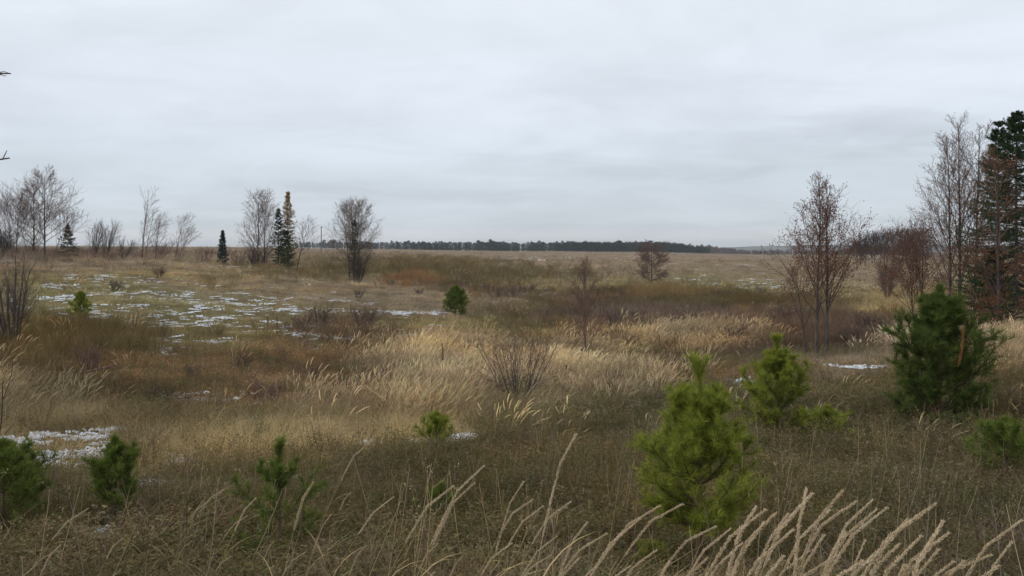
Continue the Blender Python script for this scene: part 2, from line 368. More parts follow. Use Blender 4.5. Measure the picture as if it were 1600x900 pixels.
# ------------------------------------------------------------------ materials
def newmat(name):
    m = bpy.data.materials.new(name); m.use_nodes = True
    t = m.node_tree
    for n in list(t.nodes): t.nodes.remove(n)
    return m, t, N(t, 'ShaderNodeOutputMaterial')
def leafmat(name, lo, hi, trans=0.3, inst=False, mid=None):
    m, t, o = newmat(name)
    at = N(t, 'ShaderNodeAttribute', attribute_name='tint')
    stops = [(0, lo), (1, hi)] if mid is None else [(0, lo), (0.5, mid), (1, hi)]
    c = ramp(t, at.outputs['Fac'], stops)
    if inst:
        ai = N(t, 'ShaderNodeAttribute', attribute_name='tuft_colour', attribute_type='INSTANCER')
        c = mixc(t, 'MULTIPLY', 1.0, c, ai.outputs['Color'])
    d = N(t, 'ShaderNodeBsdfDiffuse'); tr = N(t, 'ShaderNodeBsdfTranslucent'); mx = N(t, 'ShaderNodeMixShader')
    mx.inputs[0].default_value = trans
    t.links.new(c, d.inputs[0]); t.links.new(c, tr.inputs[0])
    t.links.new(d.outputs[0], mx.inputs[1]); t.links.new(tr.outputs[0], mx.inputs[2]); t.links.new(mx.outputs[0], o.inputs[0])
    return m
def barkmat(name, lo, hi, scale=9.0):
    m, t, o = newmat(name)
    g = N(t, 'ShaderNodeTexCoord'); mp = N(t, 'ShaderNodeMapping'); mp.inputs['Scale'].default_value = (1, 1, 0.25)
    t.links.new(g.outputs['Object'], mp.inputs[0])
    nz = N(t, 'ShaderNodeTexNoise'); nz.inputs['Scale'].default_value = scale; nz.inputs['Detail'].default_value = 5
    t.links.new(mp.outputs[0], nz.inputs['Vector'])
    c = ramp(t, nz.outputs[0], [(0.3, lo), (0.7, hi)])
    b = N(t, 'ShaderNodeBsdfPrincipled'); b.inputs['Roughness'].default_value = 0.9; b.inputs['Specular IOR Level'].default_value = 0.2
    bp = N(t, 'ShaderNodeBump'); bp.inputs['Strength'].default_value = 0.6; bp.inputs['Distance'].default_value = 0.02
    t.links.new(nz.outputs[0], bp.inputs['Height']); t.links.new(bp.outputs[0], b.inputs['Normal'])
    t.links.new(c, b.inputs['Base Color']); t.links.new(b.outputs[0], o.inputs[0])
    return m
M_GRASS = leafmat('dry_grass_blades', (.62, .62, .62), (1.25, 1.25, 1.2), 0.3, True)
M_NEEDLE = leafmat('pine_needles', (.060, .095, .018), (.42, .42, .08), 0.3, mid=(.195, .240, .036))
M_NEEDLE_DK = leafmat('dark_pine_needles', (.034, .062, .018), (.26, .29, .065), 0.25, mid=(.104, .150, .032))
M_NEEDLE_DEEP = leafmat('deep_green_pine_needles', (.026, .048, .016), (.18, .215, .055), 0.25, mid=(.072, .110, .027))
M_SPRUCE = leafmat('spruce_needles', (.022, .040, .020), (.095, .130, .055), 0.2, mid=(.046, .074, .033))
M_BLUE_SPRUCE = leafmat('bluish_spruce_needles', (.016, .034, .030), (.050, .080, .070), 0.1)
M_LARCH = leafmat('larch_needles', (.24, .165, .07), (.55, .42, .22), 0.2)
M_RUST = leafmat('rust_leaves', (.095, .046, .028), (.26, .125, .066), 0.25)
M_DEAD = leafmat('dead_pine_shoot', (.16, .075, .03), (.38, .20, .085), 0.1)
M_TAN = leafmat('tan_leaves', (.17, .115, .075), (.36, .25, .16), 0.25)
M_YELLOW = leafmat('yellow_leaves', (.30, .19, .03), (.55, .38, .07), 0.3)
M_BERRY = leafmat('red_berries', (.14, .018, .018), (.28, .05, .035), 0.05)
M_PLUME = leafmat('reed_plume', (.42, .32, .20), (.78, .65, .46), 0.25)
M_STEM = leafmat('reed_stem', (.34, .25, .11), (.52, .41, .21), 0.2)
M_DOCK = leafmat('dock_seed', (.09, .038, .024), (.22, .095, .06), 0.05)
M_BARK = barkmat('grey_brown_bark', (.055, .042, .036), (.15, .12, .105))
M_BARK_DK = barkmat('dark_bark', (.035, .027, .024), (.10, .078, .068))
M_BARK_RED = barkmat('reddish_twigs', (.095, .058, .048), (.21, .13, .105))
M_BARK_PALE = barkmat('pale_twigs', (.115, .082, .066), (.25, .19, .155))
M_BARK_PINE = barkmat('young_pine_bark', (.07, .042, .026), (.17, .11, .07), 25)
M_WILLOW = barkmat('willow_twigs', (.22, .14, .06), (.40, .27, .12))
M_WILLOW_RED = barkmat('orange_willow_twigs', (.32, .16, .07), (.50, .28, .13))
M_FARPINE = leafmat('far_pine_needles', (.012, .026, .020), (.040, .066, .048), 0.1)
M_POLE = barkmat('weathered_pole_wood', (.12, .11, .10), (.24, .22, .20))

# ground
mg, t, o = newmat('valley_ground')
at = N(t, 'ShaderNodeAttribute', attribute_name='zone_colour')
tcg = N(t, 'ShaderNodeTexCoord')
def gnoise(scale, detail=6, rough=0.6):
    n = N(t, 'ShaderNodeTexNoise'); n.inputs['Scale'].default_value = scale; n.inputs['Detail'].default_value = detail; n.inputs['Roughness'].default_value = rough
    t.links.new(tcg.outputs['Object'], n.inputs['Vector']); return n.outputs[0]
g1 = gnoise(0.35, 8, 0.7); g2 = gnoise(7, 6, 0.7); g3 = gnoise(0.03, 5)
c = mixc(t, 'MULTIPLY', 1.0, at.outputs['Color'], ramp(t, g1, [(0.3, .62), (0.7, 1.3)]))
c = mixc(t, 'MULTIPLY', 1.0, c, ramp(t, g2, [(0.25, .55), (0.75, 1.4)]))
c = mixc(t, 'MULTIPLY', 1.0, c, ramp(t, g3, [(0.3, .85), (0.7, 1.12)]))
b = N(t, 'ShaderNodeBsdfPrincipled'); b.inputs['Roughness'].default_value = 1.0; b.inputs['Specular IOR Level'].default_value = 0.0
bp = N(t, 'ShaderNodeBump'); bp.inputs['Strength'].default_value = 0.8; bp.inputs['Distance'].default_value = 0.08
t.links.new(g2, bp.inputs['Height']); t.links.new(bp.outputs[0], b.inputs['Normal'])
t.links.new(c, b.inputs['Base Color']); t.links.new(b.outputs[0], o.inputs[0])
# snow
M_SNOW, t, o = newmat('wet_snow')
tcs = N(t, 'ShaderNodeTexCoord'); nz = N(t, 'ShaderNodeTexNoise'); nz.inputs['Scale'].default_value = 14; t.links.new(tcs.outputs['Object'], nz.inputs['Vector'])
c = ramp(t, nz.outputs[0], [(0.3, (.60, .64, .70)), (0.7, (.80, .82, .85))])
b = N(t, 'ShaderNodeBsdfPrincipled'); b.inputs['Roughness'].default_value = 0.7; t.links.new(c, b.inputs['Base Color']); t.links.new(b.outputs[0], o.inputs[0])

# ground sheet
gz = zones(GX.ravel(), GY.ravel(), TAB.ravel())
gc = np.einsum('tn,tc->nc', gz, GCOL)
me = bpy.data.meshes.new('ground')
idx = np.arange(NA * NR).reshape(NA, NR)
i0 = idx[:, :-1]; i1 = np.roll(idx, -1, 0)[:, :-1]; j0 = idx[:, 1:]; j1 = np.roll(idx, -1, 0)[:, 1:]
quads = np.stack([i0, j0, j1, i1], -1).reshape(-1, 4)
V = np.stack([GX, GY, TAB], -1).reshape(-1, 3)
V = np.concatenate([V, [[0, 0, TAB[:, 0].mean()]]]); cen = len(V) - 1
caps = np.stack([np.full(NA, cen), idx[:, 0], np.roll(idx[:, 0], -1)], -1)
nf = len(quads) + len(caps)
me.vertices.add(len(V)); me.vertices.foreach_set('co', V.astype(np.float32).ravel())
me.loops.add(4 * len(quads) + 3 * len(caps))
me.loops.foreach_set('vertex_index', np.concatenate([quads.ravel(), caps.ravel()]).astype(np.int32))
me.polygons.add(nf)
me.polygons.foreach_set('loop_start', np.concatenate([np.arange(len(quads)) * 4, 4 * len(quads) + np.arange(len(caps)) * 3]).astype(np.int32))
me.polygons.foreach_set('use_smooth', np.ones(nf, bool))
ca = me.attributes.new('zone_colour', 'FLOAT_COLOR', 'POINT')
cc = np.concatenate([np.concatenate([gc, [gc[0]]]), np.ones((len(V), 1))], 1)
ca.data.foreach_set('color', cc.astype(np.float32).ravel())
me.materials.append(mg); me.update(calc_edges=True)
go = bpy.data.objects.new('ground', me); COL.objects.link(go)
put(go, 'rolling valley ground of fallow field and grassy bank', kind='structure')

# ------------------------------------------------------------------ tufts (prototypes live outside the scene)
def tuft_blades(rng, n, rad, h0, h1, w, lean, bend, k=4, mb=None, tint=(0, 1), leanx=0.0):
    mb = mb or MB()
    a = rng.uniform(0, 6.28, n); q = rad * np.sqrt(rng.uniform(0, 1, n))
    B = np.stack([q * np.cos(a), q * np.sin(a), np.full(n, -0.05)], 1)
    da = a + rng.normal(0, 0.9, n); ln = rng.uniform(h0, h1, n)
    d = np.stack([np.cos(da) * lean + leanx, np.sin(da) * lean, np.ones(n)], 1) + rng.normal(0, .12, (n, 3)); d = nrm(d)
    hv = np.stack([np.cos(da) * 0.6 + leanx * 2, np.sin(da) * 0.6, -0.5 * np.ones(n)], 1) * (bend * rng.uniform(.4, 1.6, n))[:, None]
    pts = [B]
    for s in range(k - 1):
        pts.append(pts[-1] + d * (ln / (k - 1))[:, None]); d = nrm(d + hv)
    P = np.stack(pts, 1)
    sd_ = nrm(np.stack([-np.sin(da), np.cos(da), np.zeros(n)], 1) + rng.normal(0, .3, (n, 3)))
    Wd = w * rng.uniform(.6, 1.3, n)[:, None] * np.linspace(1, .15, k)[None, :]
    strips(mb, P, Wd, sd_, rng.uniform(tint[0], tint[1], n))
    return mb, P
def proto_straw(rng):
    mb, _ = tuft_blades(rng, 12, .16, .25, .6, .0035, .35, .35, leanx=.15)
    _, P = tuft_blades(rng, 8, .14, .7, 1.05, .0022, .10, .13, 5, mb, (.5, 1), leanx=.16)
    tip = P[:, -1]; tn = nrm(P[:, -1] - P[:, -2]); n = len(P)
    H = np.stack([tip - tn * .13, tip - tn * .06, tip + tn * .03 + np.array([.012, 0, -.01]), tip + tn * .08 + np.array([.03, 0, -.025])], 1)
    for ph in (0, 1.57):
        a, b_ = basis(tn); strips(mb, H, np.array([.003, .008, .007, .002])[None, :], a * math.cos(ph) + b_ * math.sin(ph), rng.uniform(.6, 1, n))
    return mb
def proto_lodged(rng):
    return tuft_blades(rng, 26, .20, .3, .75, .0035, .55, .55, 5, leanx=.30)[0]
def proto_green(rng):
    mb, _ = tuft_blades(rng, 22, .18, .10, .30, .004, .55, .35, 4, leanx=.08)
    return mb
def proto_rust(rng):
    mb, _ = tuft_blades(rng, 14, .18, .12, .34, .005, .6, .4, 4, leanx=.1)
    n = 34; a = rng.uniform(0, 6.28, n); q = .2 * np.sqrt(rng.uniform(0, 1, n))
    B = np.stack([q * np.cos(a), q * np.sin(a), rng.uniform(.02, .28, n)], 1)
    D = rng.normal(0, 1, (n, 3)); D[:, 2] -= .4; D = nrm(D) * rng.uniform(.03, .07, n)[:, None]
    leaves(mb, B, D, .011, rng.uniform(0, 1, n), 0, rng); return mb
def proto_weed(rng, fluffy=False):
    mb = MB(); n = 6; a = rng.uniform(0, 6.28, n); q = .13 * np.sqrt(rng.uniform(0, 1, n))
    B = np.stack([q * np.cos(a), q * np.sin(a), np.full(n, -.05)], 1); hh = rng.uniform(.28, .62, n)
    d = nrm(np.stack([np.cos(a) * .22 + .08, np.sin(a) * .22, np.ones(n)], 1))
    P = np.stack([B + d * (hh * s)[:, None] + rng.normal(0, .012, (n, 3)) * (s > 0) for s in (0, .33, .66, 1)], 1)
    Rr = np.broadcast_to(np.array([.0026, .0022, .0018, .001]), (n, 4))
    tubes(mb, P, Rr, 3, rng.uniform(.1, .6, n))
    P2, R2, _ = grow(rng, P, Rr, 7, .35, .97, lambda t_: .30 * (1.2 - t_ * .7), .75, .1, .12, 3, .7)
    tubes(mb, P2, R2, 3, rng.uniform(.1, .7, len(P2)))
    tt = rng.uniform(.3, 1, (len(P2), 4 if fluffy else 2)); pos, _ = along(P2, tt); pos = pos.reshape(-1, 3); m = len(pos)
    D = rng.normal(0, 1, (m, 3)); D[:, 2] += .1; D = nrm(D) * rng.uniform(.02, .045, m)[:, None]
    leaves(mb, pos, D, .008 if fluffy else .006, rng.uniform(.0, .6, m), 0, rng)
    tuft_blades(rng, 9, .16, .1, .28, .0035, .6, .35, 4, mb, (.3, .9)); return mb
def proto_scrub(rng):
    mb = MB(); n = 8; a = rng.uniform(0, 6.28, n); q = .15 * np.sqrt(rng.uniform(0, 1, n))
    B = np.stack([q * np.cos(a), q * np.sin(a), np.full(n, -.05)], 1); hh = rng.uniform(.4, .95, n)
    d = nrm(np.stack([np.cos(a) * .3 + .05, np.sin(a) * .3, np.ones(n)], 1))
    P = np.stack([B + d * (hh * s)[:, None] + rng.normal(0, .02, (n, 3)) * (s > 0) for s in (0, .33, .66, 1)], 1)
    Rr = np.broadcast_to(np.array([.005, .004, .003, .0015]), (n, 4)); tubes(mb, P, Rr, 3, rng.uniform(0, .6, n))
    P2, R2, _ = grow(rng, P, Rr, 8, .3, .97, lambda t_: .42 * (1.2 - t_ * .6), .5, .12, .12, 3, .8)
    tubes(mb, P2, R2, 3, rng.uniform(.1, .9, len(P2)))
    tuft_blades(rng, 7, .18, .12, .35, .004, .6, .35, 4, mb, (.5, 1)); return mb
def proto_plain(rng):
    mb, _ = tuft_blades(rng, 20, .22, .15, .42, .004, .45, .35, 4, leanx=.12); return mb
PROTO = dict(straw=proto_straw, lodged=proto_lodged, green=proto_green, rust=proto_rust, scrub=proto_scrub, weed=proto_weed, plain=proto_plain)
PROTO['herb'] = proto_scrub
PNAME = dict(herb='tall_brown_herbs', straw='tall_straw_grass', lodged='matted_straw_grass', green='short_green_grass', rust='rusty_herbs', scrub='purple_scrub', weed='dry_weeds', plain='fallow_grass')
PLAB = dict(herb='tall olive brown dead herbs in the gully and thickets', straw='tall pale straw coloured reed grass standing in clumps across the hollow', lodged='wind flattened yellow straw grass matted over the slopes',
            green='short grey green grass on the left hillside and far slope', rust='rusty brown low dead herbs and leaves in the hollow',
            scrub='purplish grey leafless scrub across the middle of the valley', weed='dark dry weeds and herbs covering the near bank', plain='pale brown fallow grass over the ridge and far plain')
def scatter(name, label, protos, pts, rot, scl, pick, col):
    c_ = bpy.data.collections.new(name + '_tufts')
    for i, mb_m in enumerate(protos):
        po = bpy.data.objects.new('%s_tuft_%02d' % (name, i), mb_m); c_.objects.link(po)
    me = bpy.data.meshes.new(name); n = len(pts)
    me.vertices.add(n); me.vertices.foreach_set('co', pts.astype(np.float32).ravel())
    for nm, ty, data, key in (('tuft_turn', 'FLOAT_VECTOR', rot, 'vector'), ('tuft_size', 'FLOAT_VECTOR', scl, 'vector'), ('tuft_pick', 'INT', pick, 'value')):
        a = me.attributes.new(nm, ty, 'POINT'); a.data.foreach_set(key, np.ascontiguousarray(data).astype(np.int32 if ty == 'INT' else np.float32).ravel())
    a = me.attributes.new('tuft_colour', 'FLOAT_COLOR', 'POINT')
    a.data.foreach_set('color', np.concatenate([col, np.ones((n, 1))], 1).astype(np.float32).ravel())
    o = bpy.data.objects.new(name, me); COL.objects.link(o)
    g = bpy.data.node_groups.new(name + '_scatter', 'GeometryNodeTree'); g.is_modifier = True
    g.interface.new_socket('Geometry', in_out='INPUT', socket_type='NodeSocketGeometry')
    g.interface.new_socket('Geometry', in_out='OUTPUT', socket_type='NodeSocketGeometry')
    gi = N(g, 'NodeGroupInput'); gout = N(g, 'NodeGroupOutput'); iop = N(g, 'GeometryNodeInstanceOnPoints')
    ci = N(g, 'GeometryNodeCollectionInfo'); ci.inputs['Collection'].default_value = c_
    ci.inputs['Separate Children'].default_value = True; ci.inputs['Reset Children'].default_value = True
    def attr(nm, ty):
        q = N(g, 'GeometryNodeInputNamedAttribute', data_type=ty); q.inputs['Name'].default_value = nm
        return next(s_ for s_ in q.outputs if s_.enabled and s_.name == 'Attribute')
    lk = g.links.new
    lk(gi.outputs[0], iop.inputs['Points']); lk(ci.outputs[0], iop.inputs['Instance'])
    iop.inputs['Pick Instance'].default_value = True
    lk(attr('tuft_pick', 'INT'), iop.inputs['Instance Index'])
    e2r = N(g, 'FunctionNodeEulerToRotation'); lk(attr('tuft_turn', 'FLOAT_VECTOR'), e2r.inputs[0]); lk(e2r.outputs[0], iop.inputs['Rotation'])
    lk(attr('tuft_size', 'FLOAT_VECTOR'), iop.inputs['Scale']); lk(iop.outputs[0], gout.inputs[0])
    md = o.modifiers.new('scatter', 'NODES'); md.node_group = g
    return put(o, label, kind='stuff')

rng = np.random.default_rng(7)
BANDS = [(2.2, 8, 8000, 1.0, .8), (8, 20, 30000, 1.0, .85), (20, 45, 52000, 1.1, .85), (45, 110, 60000, 1.7, .95), (110, 320, 42000, 3.6, 1.5), (320, 1100, 16000, 9.0, 2.0)]
PX, PY, SX, SZ = [], [], [], []
for r0, r1, n, sx, sz in BANDS:
    r = rng.uniform(r0 ** 1.25, r1 ** 1.25, n) ** (1 / 1.25); az = rng.uniform(R(-38), R(38), n)
    PX.append(r * np.sin(az)); PY.append(r * np.cos(az))
    f = (r / (0.5 * (r0 + r1))) ** 0.4
    SX.append(sx * f); SZ.append(sz * np.ones(n))
PX = np.concatenate(PX); PY = np.concatenate(PY); SX = np.concatenate(SX); SZ = np.concatenate(SZ); PZ = ground(PX, PY)
zw = zones(PX, PY, PZ)
cum = np.cumsum(zw, 0); pick_t = (rng.uniform(0, 1, len(PX))[None, :] > cum).sum(0).clip(0, len(TYPES) - 1)
PR = np.hypot(PX, PY); lowrise = np.clip((PR - 11) / 6, 0, 1)
qx = proj(PX, PY, PZ)[0]
swap = (pick_t < 2) & (rng.uniform(0, 1, len(PX)) > .72 + lowrise + .2 * np.clip((560 - qx) / 200, 0, 1)) ; straw_near = swap & (pick_t == 0)
pick_t[swap] = np.where(rng.uniform(0, 1, swap.sum()) < .5, TYPES.index('weed'), np.where(rng.uniform(0, 1, swap.sum()) < .6, TYPES.index('green'), TYPES.index('rust')))
pick_t[(pick_t == 0) & (PR < 14)] = 1
SZ = SZ * (.46 + .16 * np.clip((PR - 6) / 5, 0, 1) + .38 * lowrise); SX = SX * (.95 + .05 * lowrise)
sn = snowf(PX, PY, PZ)
keep = rng.uniform(0, 1, len(PX)) > sn * np.where(PR < 24, .97, .3)
ppx, ppy = proj(PX, PY, PZ)
keep &= ~((np.abs(PX - 292 / F * PY) < .32) & (PY > 5.0) & (PY < 6.6) & (rng.uniform(0, 1, len(PX)) < .8))     # bare litter round the nearest pine
for cx, cy, rx, ry, w in SNOW:          # trodden edge of the terrace: the grass before these patches is short
    if w > 1.2 and cy > 560: keep &= ~((np.abs(ppx - cx) < rx * 1.05) & (ppy > cy - ry - 2) & (ppy < cy + 22) & (rng.uniform(0, 1, len(PX)) < .85))
patch = fbm(PX / 1.7, PY / 1.7, 77, 3)
broad = np.clip(.5 + 1.7 * (.5 * fbm(PX / 6, PY / 10, 78, 3) + .5 * fbm(PX / 28, PY / 50, 79, 3) - .5), 0, 1); warm = np.clip(.5 + 2 * (fbm(PX / 4.5, PY / 8, 80, 3) - .5), 0, 1)
hue = np.stack([.92 + .16 * warm, .99 + 0 * warm, 1.12 - .24 * warm], 1)
for ti, ty in enumerate(TYPES):
    m = (pick_t == ti) & keep
    n = int(m.sum())
    if not n: continue
    prng = np.random.default_rng(100 + ti)
    protos = [PROTO[ty](prng).mesh(PNAME[ty], [M_GRASS]) for _ in range(6)]
    if ty == 'weed': protos[4] = proto_weed(prng, True).mesh(PNAME[ty], [M_GRASS]); protos[5] = proto_weed(prng, True).mesh(PNAME[ty], [M_GRASS])
    pk = rng.integers(0, 6, n)
    windy = ty in ('straw', 'lodged', 'plain')
    yaw = rng.normal(0, .85, n) if windy else rng.uniform(0, 6.28, n)
    rot = np.stack([rng.normal(0, .06, n), rng.normal(0, .06, n), yaw], 1)
    sc = rng.uniform(.7, 1.25, n) * (0.75 + .5 * patch[m])
    scl = np.stack([SX[m] * sc, SX[m] * sc, SZ[m] * sc * rng.uniform(.8, 1.2, n)], 1)
    base = TCOL[ti][None, :] * np.clip(1 + 2.2 * (patch[m] - .5), .4, 1.6)[:, None] * (.66 + .68 * broad[m])[:, None] * hue[m] * rng.uniform(.6, 1.4, (n, 1)) * rng.normal(1, .06, (n, 3))
    # neighbours bleed into one another a little, as mixed swards do
    mixw = np.einsum('tn,tc->nc', zw[:, m], TCOL); base = base * .75 + mixw * .25 * rng.uniform(.7, 1.3, (n, 1))
    if ty == 'lodged':
        nb_ = (1 - np.clip((PR[m] - 10) / 6, 0, 1)); scl[:, :2] *= (1 + .45 * nb_)[:, None]; scl[:, 2] *= 1 - .15 * nb_
        nr_ = (1 - np.clip((PR[m] - 10) / 4, 0, 1))[:, None] * rng.uniform(.2, 1, (n, 1)); base = base * (1 - np.array([.50, .46, .46]) * nr_)
    if ty in ('weed', 'rust', 'plain'):
        mg_ = (rng.uniform(0, 1, n) < (.30 if ty == 'weed' else .12))[:, None] * rng.uniform(.3, 1, (n, 1)); base = base * (1 - mg_) + np.array([.165, .185, .062]) * mg_
    if ty == 'weed':
        gl = np.array([.28, .25, .21]); f_ = (pk >= 4)[:, None] * rng.uniform(.0, .35, (n, 1)); base = base * (1 - f_) + gl * f_
    scatter(PNAME[ty], PLAB[ty], protos, np.stack([PX[m], PY[m], PZ[m]], 1), rot, scl, pk, np.clip(base, .01, .8))

# snow lying between the tufts
def proto_snow(rng):
    mb = MB(); nu, nv = 11, 3
    for c_ in range(int(rng.integers(6, 13))):
        cx, cy = rng.normal(0, .26), rng.normal(0, .14); rad = rng.uniform(.02, .085); hh = rng.uniform(.010, .026)
        u = np.arange(nu) / nu * 2 * np.pi; ph = rng.uniform(0, 6.28, 3)
        edge = 1 + .3 * np.sin(2 * u + ph[0]) + .22 * np.sin(3 * u + ph[1]) + rng.normal(0, .12, nu)
        V = [[cx, cy, hh]]
        for q in range(1, nv + 1):
            t_ = q / nv
            for i in range(nu): V.append([cx + 1.5 * rad * edge[i] * t_ * math.cos(u[i]), cy + .8 * rad * edge[i] * t_ * math.sin(u[i]), hh * (1 - t_ ** 2) - .02 * (q == nv) + rng.normal(0, .005)])
        Fc = [[0, 1 + i, 1 + (i + 1) % nu] for i in range(nu)]
        for q in range(nv - 1):
            a = 1 + q * nu; b_ = a + nu
            for i in range(nu):
                j = (i + 1) % nu; Fc += [[a + i, b_ + i, b_ + j], [a + i, b_ + j, a + j]]
        mb.add(V, Fc)
    return mb
SPX, SPY, SSX, SPP = [], [], [], []
for r0, r1, n, sx, p_, lift in [(5, 17, 16000, .42, 1.0, .09), (17, 28, 24000, .5, .30, .10), (28, 45, 30000, .55, .12, .07), (45, 130, 60000, .70, .20, .085), (130, 400, 26000, 1.9, .10, .16)]:
    r = rng.uniform(r0 ** 1.3, r1 ** 1.3, n) ** (1 / 1.3); az = rng.uniform(R(-34), R(34), n)
    SPX.append(r * np.sin(az)); SPY.append(r * np.cos(az)); SSX.append(np.full(n, sx)); SPP.append(np.tile([[p_, lift]], (n, 1)))
SPX = np.concatenate(SPX); SPY = np.concatenate(SPY); SSX = np.concatenate(SSX); SPP = np.concatenate(SPP); SPZ = ground(SPX, SPY)
m = rng.uniform(0, 1, len(SPX)) < snowf(SPX, SPY, SPZ, True)
n = int(m.sum())
prng = np.random.default_rng(55)
sc = .35 + 1.0 * rng.uniform(0, 1, n) ** 2 + 1.3 * (rng.uniform(0, 1, n) < .06) * (SSX[m] > .7)
scatter('snow', 'patches of thin melting snow lying in the grass', [proto_snow(prng).mesh('snow', [M_SNOW]) for _ in range(9)],
        np.stack([SPX[m], SPY[m], SPZ[m] + SPP[m, 1]], 1), np.stack([rng.normal(0, .10, n), rng.normal(0, .06, n), rng.normal(0, .35, n)], 1),
        np.stack([SSX[m] * sc, SSX[m] * sc, (.9 + SSX[m] * .3) * sc], 1), rng.integers(0, 9, n), np.ones((n, 3)))
# thin dead stalks standing over the near sward
def proto_stalk(rng):
    mb = MB(); hgt = rng.uniform(.45, .85); P = stem_path(rng, hgt, (rng.uniform(-.1, .35), rng.uniform(-.15, .15)), k=6, wob=.02)[None]
    tubes(mb, P, np.linspace(.0026, .0014, 6)[None], 4, np.array([.5]))
    if rng.uniform() < .6:
        P2, R2, _ = grow(rng, P, np.full((1, 6), .002), 6, .45, .98, lambda t: .28 + 0 * t, .6, .15, .08, 4, .7); tubes(mb, P2, R2, 3, .4)
        tip = P2[:, -1]; leaves(mb, np.repeat(tip, 5, 0) + rng.normal(0, .010, (5 * len(tip), 3)), rng.normal(0, .010, (5 * len(tip), 3)), .0032, .3, 0, rng)
    return mb
n = 2600; r = rng.uniform(4.5 ** 1.2, 32 ** 1.2, n) ** (1 / 1.2); az = rng.uniform(R(-36), R(36), n); X = r * np.sin(az); Y = r * np.cos(az)
prng = np.random.default_rng(56)
kk = rng.uniform(0, 1, (n, 1)); cs = np.where(kk < .45, np.array([[.55, .44, .27]]), np.where(kk < .75, np.array([[.16, .11, .08]]), np.array([[.36, .30, .24]])))
scatter('dead_stalks', 'thin dead herb stalks standing over the near sward', [proto_stalk(prng).mesh('dead_stalks', [M_GRASS]) for _ in range(10)],
        np.stack([X, Y, ground(X, Y)], 1), np.stack([rng.normal(0, .1, n), rng.normal(0, .1, n), rng.normal(0, .9, n)], 1), np.repeat(rng.uniform(.5, 1.1, (n, 1)), 3, 1), rng.integers(0, 10, n), cs * rng.uniform(.7, 1.2, (n, 1)))

# ------------------------------------------------------------------ leafless trees and bushes
def crown_fn(kind):
    if kind == 'cone': return lambda t: np.clip(1.18 - t, .1, 1) * np.clip(t * 4, .2, 1)
    if kind == 'egg': return lambda t: np.sqrt(np.clip(1 - ((t - .36) / .66) ** 2, .04, 1))
    return lambda t: np.clip(1.1 - .6 * t, .1, 1)
def bare_tree(name, label, px, Y, top, spread, seed, bark, twig=None, stems=((0, 0, 1, 0, 0),), kind='cone', n=(26, 7, 6), ang=.75, up=.14, t0=.18,
              leaf=None, nleaf=0, leafsize=.05, group=None, r0=.011, rt=.0045, cat='tree', bias=None, leaf_t=(0, 1), H=None, leafpart='leaves'):
    rng = np.random.default_rng(seed); loc = spot(px, Y); H = H or tall(px, Y, top)
    root = empty(name, loc, 0, label, cat, group)
    P0 = np.stack([stem_path(rng, H * h, (lx, ly), x0=dx, curve=.3) for dx, lx, h, ly, _ in stems])
    R0 = np.stack([H * h * r0 * np.linspace(1.0, .16, 9) ** 1.0 * (1 - .25 * (len(stems) > 2)) for _, _, h, _, _ in stems])
    R0[:, 0] *= 1.35
    tr = MB(); tubes(tr, P0, R0, 7); 
    cf = crown_fn(kind)
    P1, R1, T1 = grow(rng, P0, R0, n[0], t0, .98, cf, lambda t: ang + .05 - .22 * t, up, .07, 6, .42, absl=spread * 1.55, bias=bias, rmin=rt * 1.6)
    P2, R2, _ = grow(rng, P1, R1, n[1], .22, .98, lambda t: .5 * (1.15 - .6 * t), .6, .08, .1, 4, .55, bias=bias, rmin=rt * 1.2)
    P3, R3, _ = grow(rng, P2, R2, n[2], .2, 1.0, lambda t: .55 * (1.15 - .5 * t), .55, .06, .12, 3, .7, bias=bias, rmin=rt)
    big = R1[:, 0] > np.quantile(R1[:, 0], .6)
    tubes(tr, P1[big], R1[big], 5)
    tr.build('trunk', bark, root, True)
    cr = MB(); tubes(cr, P1[~big], R1[~big], 4); tubes(cr, P2, R2, 3); tubes(cr, P3, R3, 3)
    cr.build('crown', twig or bark, root)
    if leaf is not None:
        tips = np.concatenate([P3[:, -1], P3[:, 1], P2[:, -1]]); zr = tips[:, 2] / H
        w_ = np.clip(1 - np.abs(zr - (leaf_t[0] + leaf_t[1]) / 2) / ((leaf_t[1] - leaf_t[0]) / 2 + 1e-6), 0, 1) + .15
        sel = rng.choice(len(tips), min(nleaf, 6 * len(tips)), p=w_ / w_.sum()); B = tips[sel] + rng.normal(0, leafsize * .9, (len(sel), 3))
        D = rng.normal(0, 1, B.shape); D[:, 2] -= .8; D = nrm(D) * leafsize * rng.uniform(.6, 1.3, (len(B), 1))
        lm = MB(); leaves(lm, B, D, leafsize * .38, rng.uniform(0, 1, len(B)), 0, rng); lm.build(leafpart, leaf, root)
    return root
